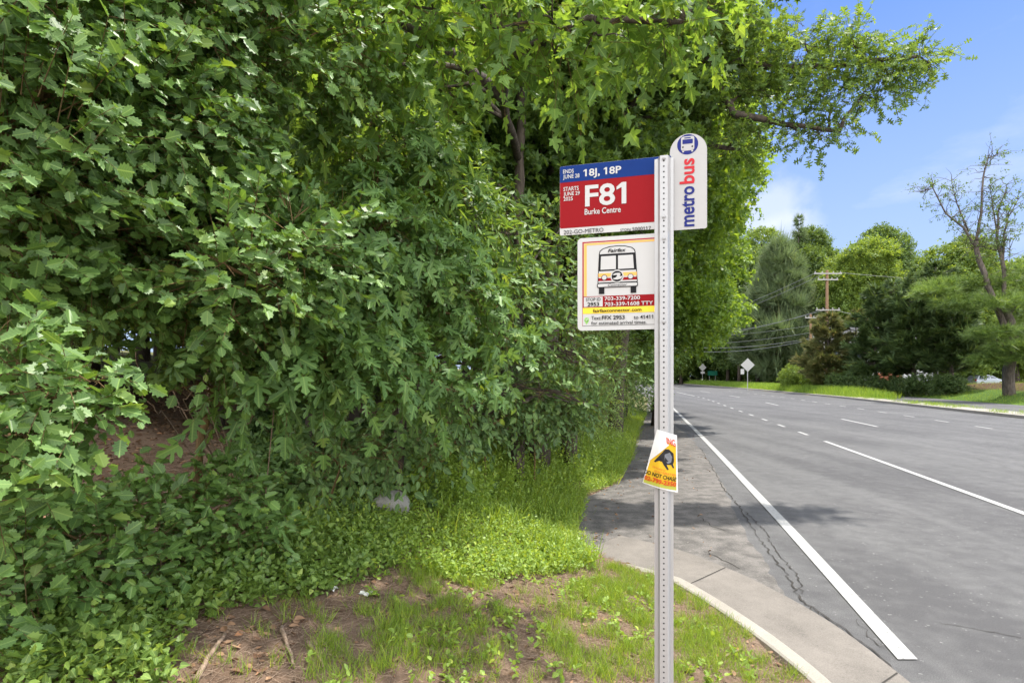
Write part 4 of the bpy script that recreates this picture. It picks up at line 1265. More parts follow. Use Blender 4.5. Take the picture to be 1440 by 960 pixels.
def auto_lumps(r, c, rx, rz, n, lr):
    out = []
    for i in range(n):
        d = Vector((r.gauss(0, 1), r.gauss(0, 1), r.gauss(0, 1))).normalized() * (r.random() ** .4)
        out.append((c[0] + d.x * rx, c[1] + d.y * rx, c[2] + d.z * rz, lr * r.uniform(.7, 1.25)))
    return out

def big_tree(name, label, x, y, h, cr, seed, mat, leaf=.30, dens=60, tr=.22, ch=None, group=None, lean=(0, 0), nl=22, tm=None, bark='bark', lr=.42):
    """a whole broad-leaved tree, its crown made of many lumps of leaf sprays"""
    r = random.Random(seed); rg = np.random.default_rng(seed)
    zb = Hs(x, y); ch = ch or h * .62
    e = empty(name, (x, y, zb)); tag(e, label, 'tree', group)
    top = (lean[0], lean[1], h * .93)
    cz = h - ch / 2
    lumps = auto_lumps(r, (lean[0] * .7, lean[1] * .7, cz), cr * (1.22 - lr), ch * .42, nl, cr * lr)
    mb = MB()
    tp = curve_pts((0, 0, -.3), top, (r.uniform(-.2, .2), r.uniform(-.2, .2), 0), 8, r, tr * .3)
    mb.tube(tp, [tr * (1.25 if i == 0 else 1) * (1 - .1 * i) for i in range(9)], 10, wob=.12, rng=r)
    for l_ in lumps:
        c_ = Vector(l_[:3]); best = min(tp[2:-1], key=lambda q_: (q_ - c_).length + 2 * max(0, q_.z - c_.z))
        pts = curve_pts(best, c_, (0, 0, .15 * (c_ - best).length), 5, r, .12)
        mb.tube(pts, [tr * .42 * (1.1 - .85 * i / 5) for i in range(6)], 6)
        for _ in range(3):
            d = Vector((r.gauss(0, 1), r.gauss(0, 1), r.gauss(0, 1))).normalized() * l_[3] * .9
            mb.tube(curve_pts(pts[3], c_ + d, (0, 0, .1), 3, r, .08), [tr * .13 * (1.1 - .8 * i / 3) for i in range(4)], 4)
    mb.build('trunk', M[bark], e, smooth=True)
    org, out = lump_twigs(rg, lumps, dens, .5, .8)
    m = 6
    pos, ld, nn, sz, lines = sprays(rg, org, out, leaf * 2.2, m, leaf, .25, .1)
    me = leaf_mesh('crown', tm or CL[seed % 3], pos, ld, nn, sz, M[mat])
    link('crown', me, e)
    return e

def copy_tree(src, loc, rz, s, label):
    c = src.copy(); COL.objects.link(c)
    c.location = loc; c.rotation_euler = (0, 0, rz); c.scale = (s, s, s); c['label'] = label
    for ch in src.children:
        k = ch.copy(); COL.objects.link(k); k.parent = c
    return c

# trees that stand in the wood behind the hedge and along the road
big_tree('forest_tree', 'dark forked tree trunk leaning behind the route sign', .35, 8.6, 11, 2.6, 201, 'crowndark', .17, 120, .20, 8.0, 'trees of the roadside wood', (.6, .4), 26, CLS[0])
big_tree('forest_tree', 'bright green tree directly behind the white rounded flag', 2.6, 14.5, 13, 3.0, 202, 'crownlime', .20, 110, .2, 10.5, 'trees of the roadside wood', (.9, 0), 30, CLS[1], lr=.33)
big_tree('forest_tree', 'bright tree whose foliage bulges over the road right of the post', 5.2, 20.5, 12, 2.7, 203, 'crownlime', .22, 110, .2, 10.0, 'trees of the roadside wood', (1.3, -.3), 30, CLS[2], lr=.33)
big_tree('forest_tree', 'lime green tree last in the row over the road', 7.0, 28, 12.5, 3.1, 204, 'crownlime', .25, 115, .22, 8.3, 'trees of the roadside wood', (1.3, 0), 30, CL[0], lr=.33)
big_tree('forest_tree', 'green tree farther along the wood partly hidden behind the post', 7.4, 40, 14, 3.2, 205, 'crowndark', .3, 80, .22, 12.5, 'trees of the roadside wood', (.3, 0), 30, CL[1], lr=.33)
big_tree('forest_tree', 'tall tree rising behind the mulberry sapling', -2.4, 8.2, 11, 2.6, 206, 'crowndark', .18, 110, .17, 8.5, 'trees of the roadside wood', (0, 0), 26, CLS[1])
big_tree('forest_tree', 'deep green tree behind the tall broad leaved shrub', -.6, 12.0, 13, 3.2, 207, 'crownlime', .2, 100, .2, 11, 'trees of the roadside wood', (0, 0), 30, CLS[2])
big_tree('forest_tree', 'shaded tree filling the gap behind the upper left holly', -5.2, 7.0, 10, 2.8, 208, 'crowndark', .18, 100, .18, 7.5, 'trees of the roadside wood', (0, 0), 26, CLS[0])
ft_ = big_tree('forest_tree', 'tree standing deep in the shaded wood', -6.5, 12.5, 13, 3.6, 209, 'crowndark', .26, 70, .2, 11, 'trees of the roadside wood', (0, 0), 30, CL[2])
for i, (x, y, s) in enumerate(((-3.2, 17, 1.05), (-10.5, 9.5, 1.0), (1.0, 21, 1.1), (-9, 19, 1.2), (3.5, 30, 1.15), (-15, 15, 1.2), (-5, 27, 1.2))):
    copy_tree(ft_, (x, y, Hs(x, y)), i * 1.3 + .5, s, 'tree standing deep in the shaded wood')
WOODLEFT = ((-18, 24), (-13, 21), (-23, 33), (-9, 30), (-20, 17), (-3, 36), (-17.5, 27), (-30, 46), (-12, 18.5))
for i, (x, y, s) in enumerate(((-7.2, 5.0, .42), (-9, 6.8, .5), (-6.6, 8.0, .45), (-11, 8.6, .5), (-7.5, 10, .5), (-12, 12, .55), (-5.6, 6.6, .36), (-4.2, 5.4, .34), (-3.4, 6.6, .32), (-6.2, 5.6, .4), (-2.2, 6.2, .28), (-5.2, 4.0, .3), (-8, 7.5, .42), (-4.5, 9, .4), (-1.6, 9.4, .36), (.4, 11.5, .36))):
    c = copy_tree(ft_, (x, y, Hs(x, y)), i * 2.1, s, 'understorey sapling in the shade behind the hedge')
    c.name = 'understorey_sapling'; c['category'] = 'sapling'; c['group'] = 'saplings in the shade of the wood'

# ------------------------------------------------------------------ ground plants on the near verge
rg = np.random.default_rng(77)
def scatter(n, x0, x1, y0, y1):
    x = rg.uniform(x0, x1, n); y = rg.uniform(y0, y1, n); z = H(x, y)
    return x, y, z
def vnoise(x, y, s, seed=0):
    return (np.sin(x * s * 1.3 + seed) * np.sin(y * s * 1.1 + seed * 2.1) + .6 * np.sin(x * s * 2.7 + y * s * 1.9 + seed) + .4 * np.cos(y * s * 4.3 - x * s * 3.1 + seed * .7)) / 2
WEED = [(400, 760), (440, 710), (520, 700), (600, 690), (650, 640), (720, 625), (800, 620), (860, 600), (890, 585), (908, 590), (890, 660), (880, 690), (822, 690), (815, 770), (845, 790), (780, 800), (700, 810), (560, 800), (480, 830), (400, 850)]
HERB = [(0, 960), (0, 850), (120, 850), (260, 800), (400, 740), (480, 700), (560, 700), (560, 790), (440, 830), (330, 840), (250, 870), (240, 960)]
# weeds: little stems with opposite pale leaves
def weed_patch(name, poly, n, leaf, mat, hgt, m, tm, box, lift=1.2, thr=None):
    x, y, z = scatter(n, *box)
    px, py = pix(x, y, z + .06)
    k = in_poly(px, py, poly) & (Lx(y) - x > .05)
    if thr is not None: k &= vnoise(x, y, 3.1, 2) > thr
    x, y, z = x[k], y[k], z[k]
    org = np.column_stack([x, y, z])
    out = np.column_stack([rg.normal(size=len(x)) * .5, rg.normal(size=len(x)) * .5, np.ones(len(x)) * lift])
    pos, ld, nn, sz, lines = sprays(rg, org, out, hgt, m, leaf, .15, .3, 1.0, .3)
    e = link(name, leaf_mesh(name, TM[tm], pos, ld, nn, sz, M[mat]))
    return e
tag(weed_patch('weeds', WEED, 42000, .027, 'weed', .17, 8, 'round', (-2.6, 2.5, 3.6, 12)), 'bright green low weeds covering the sunny bank', 'weeds', kind='stuff')
TALL = [(560, 700), (640, 660), (720, 630), (800, 615), (862, 590), (885, 600), (868, 650), (800, 690), (740, 705), (640, 720)]
_tw = weed_patch('tall_weeds', TALL, 22000, .036, 'weed', .46, 15, 'round', (-2.6, 3.0, 4.6, 14), 1.9)
tag(_tw, 'taller sunlit weeds banked against the foot of the hedge', 'weeds', kind='stuff')
DIRT = [(420, 960), (440, 870), (480, 810), (560, 790), (820, 770), (900, 800), (1000, 850), (1120, 960)]
tag(weed_patch('sparse_herbs', DIRT, 2600, .030, 'weed', .07, 6, 'round', (-1.7, 1.7, 2.0, 6.2), .8, .05), 'small scattered herbs sprouting between the grass and bare soil', 'herbs', kind='stuff')
tag(weed_patch('low_herbs', HERB, 16000, .036, 'clover', .16, 6, 'vine', (-3.2, -.4, 1.6, 6)), 'low broad leaved herbs at the edge of the bare soil', 'herbs', kind='stuff')
VINE = [(430, 560), (560, 560), (680, 590), (760, 600), (700, 650), (640, 690), (520, 705), (420, 730), (380, 700), (330, 640), (360, 570)]
x, y, z = scatter(7000, -4.2, .6, 3.2, 9)
px, py = pix(x, y, z + .1); k = in_poly(px, py, VINE)
org = np.column_stack([x, y, z])[k]
out = np.column_stack([rg.normal(size=k.sum()), rg.normal(size=k.sum()) - .5, np.full(k.sum(), .8)])
pos, ld, nn, sz, lines = sprays(rg, org, out, .3, 7, .075, .5, .2, 1.0, .3, .7)
tag(link('creeping_vines', leaf_mesh('creeping_vines', TM['vine'], pos, ld, nn, sz, M['vine'])), 'dark creeping vines carpeting the ground under the hedge', 'vines', kind='stuff')

# grass: bent blades
def blade_tmpl():
    t = Tmpl()
    t.v = np.array([(-.5, 0, 0), (.5, 0, 0), (-.42, .4, .03), (.42, .4, .03), (-.25, .75, .0), (.25, .75, .0), (0, 1, -.12)]) * np.array([.035, 1, 1])
    t.uv = t.v[:, :2] + .5
    t.faces = [[0, 1, 3, 2], [2, 3, 5, 4], [4, 5, 6]]
    return t
BT = blade_tmpl()
def grass(name, x, y, z, hgt, mat, label, lean=.45):
    n = len(x)
    pos = np.column_stack([x, y, z])
    d = np.column_stack([rg.normal(size=n) * lean, rg.normal(size=n) * lean, np.ones(n)])
    nn = rg.normal(size=(n, 3)); nn[:, 2] *= .3
    sz = hgt * rg.uniform(.5, 1.25, n)
    o = link(name, leaf_mesh(name, BT, pos, d, nn, sz, M[mat]))
    return tag(o, label, 'grass', kind='stuff')
def tufts(x, y, n_each, r):
    X = np.repeat(x, n_each) + rg.normal(size=len(x) * n_each) * r
    Y = np.repeat(y, n_each) + rg.normal(size=len(y) * n_each) * r
    return X, Y
PATCH = [[(430, 960), (450, 880), (540, 850), (640, 840), (720, 860), (700, 960)], [(560, 800), (680, 790), (700, 830), (600, 840)], [(750, 960), (780, 860), (840, 800), (920, 790), (920, 960)], [(940, 960), (945, 840), (985, 840), (1060, 895), (1110, 940), (1130, 960)],
         [(800, 830), (840, 800), (900, 810), (900, 860), (830, 880)], [(945, 815), (1000, 850), (1000, 880), (945, 880)]]
x, y, z = scatter(5200, -1.6, 1.75, 2.0, 5.6)
px, py = pix(x, y, z)
k = np.zeros(len(x), bool)
for p_ in PATCH: k |= in_poly(px, py, p_)
k = (k & (vnoise(x, y, 5.0, 1) > -.22)) | (rg.random(len(x)) < .07)
k &= (Lx(y) - x > .06) & (py > 770)
X, Y = tufts(x[k], y[k], 26, .022)
g = Lx(Y) - X > .03
grass('verge_grass', X[g], Y[g], H(X[g], Y[g]), .075, 'grass', 'patchy fresh grass growing in the bare soil by the kerb')
STRIP = [(860, 610), (885, 575), (912, 575), (905, 620), (890, 670), (870, 700), (790, 690), (700, 690), (620, 720), (600, 790), (700, 800), (840, 790), (820, 740), (830, 690)]
x, y, z = scatter(9000, -1.5, 6.5, 4.2, 26)
px, py = pix(x, y, z + .05); k = in_poly(px, py, STRIP) & (Lx(y) - x > .08) & ((y > 9) | (rg.random(len(x)) < .75))
X, Y = tufts(x[k], y[k], 16, .05)
grass('strip_grass', X, Y, H(X, Y), .24, 'grass', 'sunlit long grass in the strip between shrubs and shoulder')
# median and far verge grass
yy = rg.uniform(43.5, 160, 60000) ; xx = E(yy) + DM + .15 + rg.random(len(yy)) * 4.0
grass('median_grass', xx, yy, H(xx, yy) + .0, .55, 'grassfar', 'long sunlit grass on the raised median', .3)
ty = rg.uniform(17, 44, 46); tx = E(ty) + DM + np.where(rg.random(46) < .6, 1.2, .35) + rg.normal(size=46) * .1
X, Y = tufts(tx, ty, 90, .16)
grass('median_tufts', X, Y, np.full(len(X), .13), .2, 'grassfar', 'grass tufts sprouting from the narrow concrete median')
yy = rg.uniform(22, 120, 50000); xx = E(yy) + DM + 7.1 + rg.random(len(yy)) ** 1.3 * 9
grass('far_verge_grass', xx, yy, H(xx, yy), .22, 'grass', 'mown green verge below the conifers across the road')

# fallen leaves and chips on the bare soil
x, y, z = scatter(26000, -5.5, 2.0, 1.8, 9)
d = Lx(y) - x
px, py = pix(x, y, z)
k = (d > .05) & ((rg.random(len(x)) < .35) | (px < 420))
n = k.sum()
tag(link('leaf_litter', leaf_mesh('leaf_litter', TM['ovate'], np.column_stack([x, y, z + .008])[k], np.column_stack([rg.normal(size=n), rg.normal(size=n), rg.normal(size=n) * .12]),
    np.column_stack([rg.normal(size=n) * .35, rg.normal(size=n) * .35, np.ones(n)]), rg.uniform(.10, .245, n) ** 2, M['deadleaf'])), 'brown fallen leaves scattered over the soil', 'leaf litter', kind='stuff')
x, y, z = scatter(5200, .6, 7.0, 5.6, 30); d = x - Lx(y)
k = (d > -.1) & (d < np.where(rg.random(len(x)) < .75, .45, 1.6)); n = k.sum()
tag(link('shoulder_debris', leaf_mesh('shoulder_debris', TM['ovate'], np.column_stack([x, y, np.full(len(x), .012)])[k], np.column_stack([rg.normal(size=n), rg.normal(size=n), rg.normal(size=n) * .12]),
    np.column_stack([rg.normal(size=n) * .3, rg.normal(size=n) * .3, np.ones(n)]), rg.uniform(.012, .055, n), M['deadleaf'])), 'dead leaves and chips along the edge of the shoulder', 'leaf litter', kind='stuff')
nst = 20000
x, y, z = scatter(nst, -3.2, 1.7, 2.0, 5.8); k = Lx(y) - x > .05
a = rg.uniform(0, PI, nst); L_ = rg.uniform(.01, .075, nst) ** 1.0
ln = np.stack([np.column_stack([x - np.cos(a) * L_, y - np.sin(a) * L_, z + .006]), np.column_stack([x + np.cos(a) * L_, y + np.sin(a) * L_, z + .010])], 1)[k]
tag(link('dry_straw', twig_mesh('dry_straw', ln, .0017, M['deadwood'])), 'bits of dry straw and twig on the soil', 'straw', kind='stuff')

# sticks, rock, litter
def stick(label, pxs, r0, seed, lift=.012):
    r = random.Random(seed)
    pts = [Vector(on_ground(*p)) for p in pxs]
    fine = []
    for a, b in zip(pts, pts[1:]):
        for i in range(5): fine.append(a.lerp(b, i / 5))
    fine.append(pts[-1])
    fine = [Vector((p.x + r.uniform(-.003, .003), p.y + r.uniform(-.003, .003), Hs(p.x, p.y) + lift)) for p in fine]
    b0 = fine[0].copy(); mb = MB(); K = len(fine)
    mb.tube([p - b0 for p in fine], [r0 * (1 - .4 * i / K) for i in range(K)], 7, wob=.25, rng=r)
    o = mb.build('fallen_stick', M['deadwood'], smooth=True); o.location = b0
    tag(o, label, 'stick', 'sticks lying on the soil')
stick('pale thick stick lying on bare soil at lower left', [(275, 962), (295, 925), (317, 895)], .012, 1)
stick('grey brown stick lying beside the grass patch', [(395, 885), (404, 910), (413, 938)], .010, 2)
stick('short dark stick half buried next to the grass patch', [(433, 907), (445, 922), (455, 940)], .009, 3)
stick('crooked branch arching through the weeds below the hedge', [(376, 765), (415, 740), (450, 728), (482, 726)], .011, 4, .10)
stick('small pale twig in the grass by the kerb', [(1018, 928), (1032, 922), (1044, 917)], .006, 5, .02)
def blob(name, label, cat, c, rad, mat, seed, sq=(1, .8, .7)):
    import bmesh
    bm = bmesh.new(); bmesh.ops.create_icosphere(bm, subdivisions=3, radius=1)
    r = random.Random(seed); ks = [Vector((r.gauss(0, 1), r.gauss(0, 1), r.gauss(0, 1))) for _ in range(9)]
    for v in bm.verts:
        s = 1 + .12 * sum(math.sin(v.co.dot(k_) * 2.1) for k_ in ks) / 3
        v.co = Vector((v.co.x * sq[0], v.co.y * sq[1], v.co.z * sq[2])) * s * rad
    me = bpy.data.meshes.new(name); bm.to_mesh(me); bm.free(); me.materials.append(M[mat])
    o = link(name, me); o.location = c; tag(o, label, cat); return o
g = on_ground(548, 730); blob('rock', 'pale grey rock half hidden by weeds at the foot of the hedge', 'rock', (g[0], g[1], g[2] + .13), .16, 'rock', 3)
def scrap(label, px, py, s, seed):
    r = random.Random(seed); g = on_ground(px, py); mb = MB(); n = 5; vs = []
    for j in range(n):
        for i in range(n): vs.append(((i / 4 - .5) * s * 1.6, (j / 4 - .5) * s, .012 + r.uniform(0, .018)))
    mb.add(vs, [(j * n + i, j * n + i + 1, (j + 1) * n + i + 1, (j + 1) * n + i) for j in range(n - 1) for i in range(n - 1)])
    o = mb.build('paper_scrap', M['paper']); o.location = (g[0], g[1], g[2]); o.rotation_euler = (0, 0, r.uniform(0, 3)); tag(o, label, 'litter', 'paper scraps in the soil')
scrap('crumpled white paper scrap on soil left of the other scrap', 470, 832, .035, 1)
scrap('crumpled white paper scrap on soil nearer the grass patch', 514, 838, .045, 2)

# ------------------------------------------------------------------ across the road
HT = big_tree
bgrow = 'trees of the far wood'
FT = [('tall green tree rising left of the grey green pine crown', 45, 104, 28.5, 6.0, 'farlime'), ('tall green tree beside the slim pine tip', 57, 110, 30.5, 6.5, 'farleaf'), ('dark green tree over the end of the road', 40, 100, 27, 6.0, 'farleaf'), ('broad green tree leftmost in the far wood', 24, 125, 30, 7.5, 'farleaf'), ('rounded tree behind the smaller diamond sign', 36, 121, 28, 7.5, 'farlime'), ('tall tree left of the grey green pine', 44, 116, 30, 7.5, 'farleaf'),
      ('pale tree just left of the slim pine tip', 51, 112, 29, 7, 'farlime'), ('light green tree behind the utility pole', 51, 84, 23, 6.5, 'farlime'), ('tall dark topped tree right of the utility pole', 59.5, 92, 26.0, 6.0, 'farleaf'),
      ('full dark tree standing left of the cedars and behind them', 63, 92, 24, 5.5, 'farleaf'),
      ('green tree behind the dark cedars', 66, 84, 17.5, 5.5, 'farleaf'), ('yellow green tree between cedars and bare topped pine', 61, 78, 21, 5.0, 'farlime'), ('bright tree behind the bare topped pine', 71, 80, 19, 6.0, 'farlime')]
for i, (lab, x_, y_, h_, c_, mt_) in enumerate(FT):
    HT('far_tree', lab, x_, y_, h_, c_, 301 + i, mt_, .5, 34, .35, h_ * .94, bgrow, nl=44, tm=CL[i % 3])
far0 = HT('far_tree', 'tree in the back row of the far wood', 46, 140, 28, 8, 329, 'farleaf', .6, 26, .4, 26, bgrow, nl=38, tm=CL[2])
for i, (x, y, s) in enumerate(((16, 150, 1.0), (30, 142, 1.0), (62, 135, .95), (74, 120, .8), (90, 112, .72), (104, 110, .75), (38, 158, 1.05), (112, 120, .8), (84, 98, .62), (100, 92, .6))):
    copy_tree(far0, (x, y, Hs(x, y)), i * 1.7, s, 'tree in the back row of the far wood')

for i, (x, y) in enumerate(WOODLEFT):
    c = copy_tree(far0, (x, y, Hs(x, y)), i * 2.3, .45, 'tree standing deep in the shaded wood'); c['group'] = 'trees of the roadside wood'; c.name = 'forest_tree'

def conifer(name, label, x, y, h, rad, seed, mat, tm, tuft, n_wh, per, tr, bare=.12, sweep=.0, group=None, dens=9, shape=.75, irregular=.25):
    """whorled boughs carrying needle sprays"""
    r = random.Random(seed); rg2 = np.random.default_rng(seed)
    zb = Hs(x, y); e = empty(name, (x, y, zb)); tag(e, label, 'tree', group)
    mb = MB(); mb.tube([(0, 0, -.3), (r.uniform(-.1, .1), 0, h * .5), (r.uniform(-.2, .2), 0, h)], [tr * 1.2, tr * .7, tr * .08], 9, wob=.1, rng=r)
    org, out = [], []
    for i in range(n_wh):
        t = i / (n_wh - 1); z_ = h * (bare + (1 - bare) * t) * .985
        L0 = rad * ((1 - t) ** shape) + .25
        if t < .18: L0 *= .75 + t * 1.4
        for j in range(per):
            a = r.uniform(0, 2 * PI); L_ = L0 * r.uniform(1 - irregular * 1.6, 1 + irregular)
            tip = Vector((math.cos(a) * L_, math.sin(a) * L_, z_ + L_ * (sweep + r.uniform(-.12, .12))))
            pts = curve_pts((0, 0, z_), tip, (0, 0, -L_ * .05), 4, r, .04)
            mb.tube(pts, [tr * .22 * (1.1 - .9 * k_ / 4) for k_ in range(5)], 5)
            m_ = max(4, int(dens * L_))
            for q_ in range(m_):
                s = .25 + .75 * math.sqrt(r.random())
                p = pts[0].lerp(pts[-1], s); w = L_ * .20 * (1.15 - s)
                sd_ = Vector((-math.sin(a), math.cos(a), 0)) * r.gauss(0, w * 1.3)
                org.append((p.x + sd_.x, p.y + sd_.y, p.z + r.gauss(0, w * .35)))
                o_ = Vector((math.cos(a), math.sin(a), sweep * .7 + r.gauss(0, .25))) + sd_ * .6
                out.append(tuple(o_))
    mb.build('trunk', M['barkpine'], e, smooth=True)
    org, out = np.array(org), np.array(out)
    link('crown', leaf_mesh('crown', tm, org, out, np.tile(UP, (len(org), 1)) + rg2.normal(size=(len(org), 3)) * .3, tuft * rg2.uniform(.7, 1.3, len(org)), M[mat]), e)
    return e
conifer('white_pine', 'soft grey green pine left of the utility pole', 40.5, 86, 22, 6.5, 401, 'fargrey', NT, 1.5, 26, 7, .35, .08, .15, None, 10, .7)
conifer('white_pine', 'slim pine tip poking above the far wood', 54.5, 108, 32, 2.6, 402, 'fargrey', NT, .9, 30, 5, .3, .3, .2, None, 6)
conifer('cedar_tree', 'bushy green and brown cedar in front of the utility pole', 31.2, 56, 7.4, 2.6, 403, 'cedarbrown', CT, .55, 20, 8, .16, .05, .35, None, 12, .6)
conifer('cedar_tree', 'brown dying cedar between the green and the dark cedars', 33.6, 55.5, 8.2, 1.5, 404, 'cedarbrown', CT, .5, 18, 5, .14, .22, .3, None, 7, .6)
cg = 'dark cedars across the road'
for i, (px_, Y, top, rad) in enumerate(((1232, 53, 405, 2.1), (1258, 52, 396, 2.2), (1285, 50, 388, 2.4), (1315, 49, 372, 2.6), (1338, 48, 395, 2.2))):
    x = (px_ - 720) / F * Y; h = EYE + (HZ - top) / F * Y - Hs(x, Y)
    conifer('cedar_tree', ['dark cedar leftmost in the dense clump across the road', 'dark cedar second from the left in the dense clump', 'dark cedar in the middle of the dense clump', 'tallest dark cedar of the dense clump', 'dark cedar at the right end of the dense clump beside the parked car'][i],
            x, Y, h, rad, 410 + i, 'cedar', CT, .62, 21, 7, .17, .17, .34, cg, 9, .55, .42)

# old pine with a bare, dying top
def old_pine():
    r = random.Random(9); rg2 = np.random.default_rng(9)
    Y = 40.0; B = ray(1420, 541, Y); B[2] = Hs(B[0], Y)
    e = empty('old_pine', tuple(B)); tag(e, 'old pine with thick dark trunk, forked and nearly bare top, green skirts', 'tree')
    W = lambda px, py, dy=0: tuple(Vector(ray(px, py, Y)) + Vector((0, dy, 0)) - Vector(B))
    mb = MB()
    def limb(pts, r0, r1, n=9):
        fine = []
        pts = [Vector(p) for p in pts]
        for a, b in zip(pts, pts[1:]):
            for i in range(3): fine.append(a.lerp(b, i / 3) + Vector((r.uniform(-1, 1), r.uniform(-1, 1), 0)) * r0 * .2)
        fine.append(pts[-1]); K = len(fine)
        mb.tube(fine, [r0 + (r1 - r0) * i / (K - 1) for i in range(K)], n, wob=.12, rng=r)
        return fine
    limb([(0, 0, -.4), W(1420, 500), W(1422, 460), W(1412, 432)], .38, .26)
    up = []
    up += limb([W(1418, 470), W(1388, 400), W(1374, 350), W(1372, 338)], .20, .13)
    up += limb([W(1374, 350), W(1355, 320), W(1330, 300), W(1312, 265), W(1296, 270)], .085, .02)
    up += limb([W(1372, 342), W(1380, 300), W(1382, 250), W(1390, 222), W(1402, 218)], .10, .018)
    up += limb([W(1362, 325), W(1345, 285), W(1338, 255)], .055, .015)
    up += limb([W(1412, 440), W(1412, 380), W(1402, 335), W(1404, 300), W(1416, 260)], .16, .02)
    up += limb([W(1410, 370), W(1412, 330), W(1418, 305), W(1432, 280)], .085, .02)
    up += limb([W(1402, 330), W(1396, 290), W(1392, 262)], .055, .015)
    up += limb([W(1375, 345), W(1400, 352), W(1420, 350)], .045, .015)
    for (a, b, c) in (((1420, 500), (1400, 480), (1380, 455)), ((1420, 480), (1440, 465), (1470, 440)), ((1420, 500), (1450, 490), (1490, 470)), ((1420, 440), (1450, 415), (1480, 395)), ((1416, 500), (1395, 490), (1370, 485))):
        limb([W(*a), W(*b, r.uniform(-1.5, .5)), W(*c, r.uniform(-2.5, .5))], .11, .03)
    tw_o, tw_d = [], []
    for p in up[2:]:
        for _ in range(5):
            d = Vector((r.gauss(0, 1), r.gauss(0, 1), r.gauss(.3, .7))).normalized()
            L_ = r.uniform(.5, 1.7)
            mb.tube(curve_pts(p, p + d * L_, (0, 0, .1), 4, r, .09), [.022, .018, .013, .009, .006], 4)
            if r.random() < .75:
                for _ in range(4):
                    tw_o.append(tuple(p + d * L_ * r.uniform(.5, 1.05) + Vector((r.gauss(0, .14), r.gauss(0, .14), r.gauss(0, .1))))); tw_d.append(tuple(d))
    mb.build('trunk', M['barkpine'], e, smooth=True)
    o_, d_ = np.array(tw_o), np.array(tw_d)
    link('sparse_top', leaf_mesh('sparse_top', CL[1], o_, d_, rg2.normal(size=(len(o_), 3)) + UP, rg2.uniform(.10, .24, len(o_)), M['farleaf']), e)
    # green skirts: flat plates of needle tufts
    O, D = [], []
    for (px_, py_, dy, w, hh) in ((1380, 430, -1, 1.8, .5), (1350, 425, 0, 1.4, .4), (1400, 395, 1, 1.6, .5), (1440, 420, -1, 2, .6), (1370, 470, -1.5, 1.5, .4), (1395, 490, -2, 1.4, .45), (1450, 470, -1.5, 1.8, .6), (1330, 408, 1, 1.3, .4), (1440, 500, -2, 1.6, .5), (1480, 450, 0, 2, .7), (1360, 395, 2, 1.5, .5), (1460, 380, 0, 2, .6), (1375, 505, -1, 1.0, .35)):
        c_ = np.array(W(px_, py_, dy)); n_ = 330
        q_ = rg2.normal(size=(n_, 3)) * np.array([w * .55, w * .45, hh * .42]) + c_
        O.append(q_); D.append(norm(q_ - c_) + np.array([0, 0, .35]))
    O, D = np.concatenate(O), np.concatenate(D)
    link('needles', leaf_mesh('needles', NT, O, D, rg2.normal(size=(len(O), 3)), rg2.uniform(.26, .55, len(O)), M['pine']), e)
old_pine()

# shrubs along the foot of the cedars, and bright ones behind the car
def round_shrub(label, x, y, w, h, seed, mat, leaf=.16, dens=120, group=None):
    r = random.Random(seed); rg2 = np.random.default_rng(seed)
    e = empty('shrub', (x, y, Hs(x, y))); tag(e, label, 'shrub', group)
    lumps = [(r.uniform(-w, w) * .6, r.uniform(-w, w) * .5, h * r.uniform(.35, .72), h * .38) for _ in range(8)]
    mb = MB()
    for l_ in lumps: mb.tube(curve_pts((0, 0, -.1), l_[:3], (0, 0, .1), 4, r, .05), [.05, .04, .03, .02, .012], 5)
    mb.build('stem', M['bark'], e)
    org, out = lump_twigs(rg2, lumps, dens, .5, .85)
    k_ = org[:, 2] > .05; org, out = org[k_], out[k_]
    pos, ld, nn, sz, _ = sprays(rg2, org, out, leaf * 1.8, 5, leaf, .2, .2)
    link('foliage', leaf_mesh('foliage', CL[seed % 3], pos, ld, nn, sz, M[mat]), e)
for i, (px_, Y, w, h) in enumerate(((1122, 62, 2.0, 2.6), (1142, 60, 1.5, 1.7), (1180, 54, 1.5, 1.8), (1204, 53, 1.5, 2.2), (1228, 52, 1.4, 1.9), (1252, 51, 1.4, 1.7), (1278, 49, 1.5, 1.7), (1305, 47.5, 1.5, 1.7), (1328, 46.5, 1.4, 1.7), (1344, 46, 1.1, 1.4))):
    x = (px_ - 720) / F * Y
    round_shrub('dark round shrub in the low row at the foot of the cedars', x, Y, w, h, 500 + i, 'shrubfar' if i > 1 else 'farlime', group='low shrubs at the foot of the cedars')
for i, (px_, Y, w, h) in enumerate(((1345, 92, 3.5, 4.5), (1385, 90, 3.5, 4.5), (1425, 88, 4, 4.5), (1455, 85, 4, 4.0))):
    x = (px_ - 720) / F * Y
    round_shrub('bright sunlit shrub behind the parked car', x, Y, w, h, 520 + i, 'farlime', .4, 26, 'bright shrubs behind the parked car')
for i, (x, y, w, h) in enumerate(((25, 128, 4, 5), (32, 126, 4, 6), (38, 124, 4, 5), (44, 121, 4, 5.5), (50, 114, 3.5, 5), (35, 130, 4, 7), (50, 124, 4, 7), (55, 123, 4, 7), (45, 127, 4, 7), (60, 120, 4, 7), (54, 102, 4, 5), (48, 98, 3.5, 5), (44, 74, 3, 4))):
    round_shrub('dense dark undergrowth shrub at the edge of the far wood', x, y, w, h, 540 + i, 'farleaf', .5, 20, 'undergrowth of the far wood')

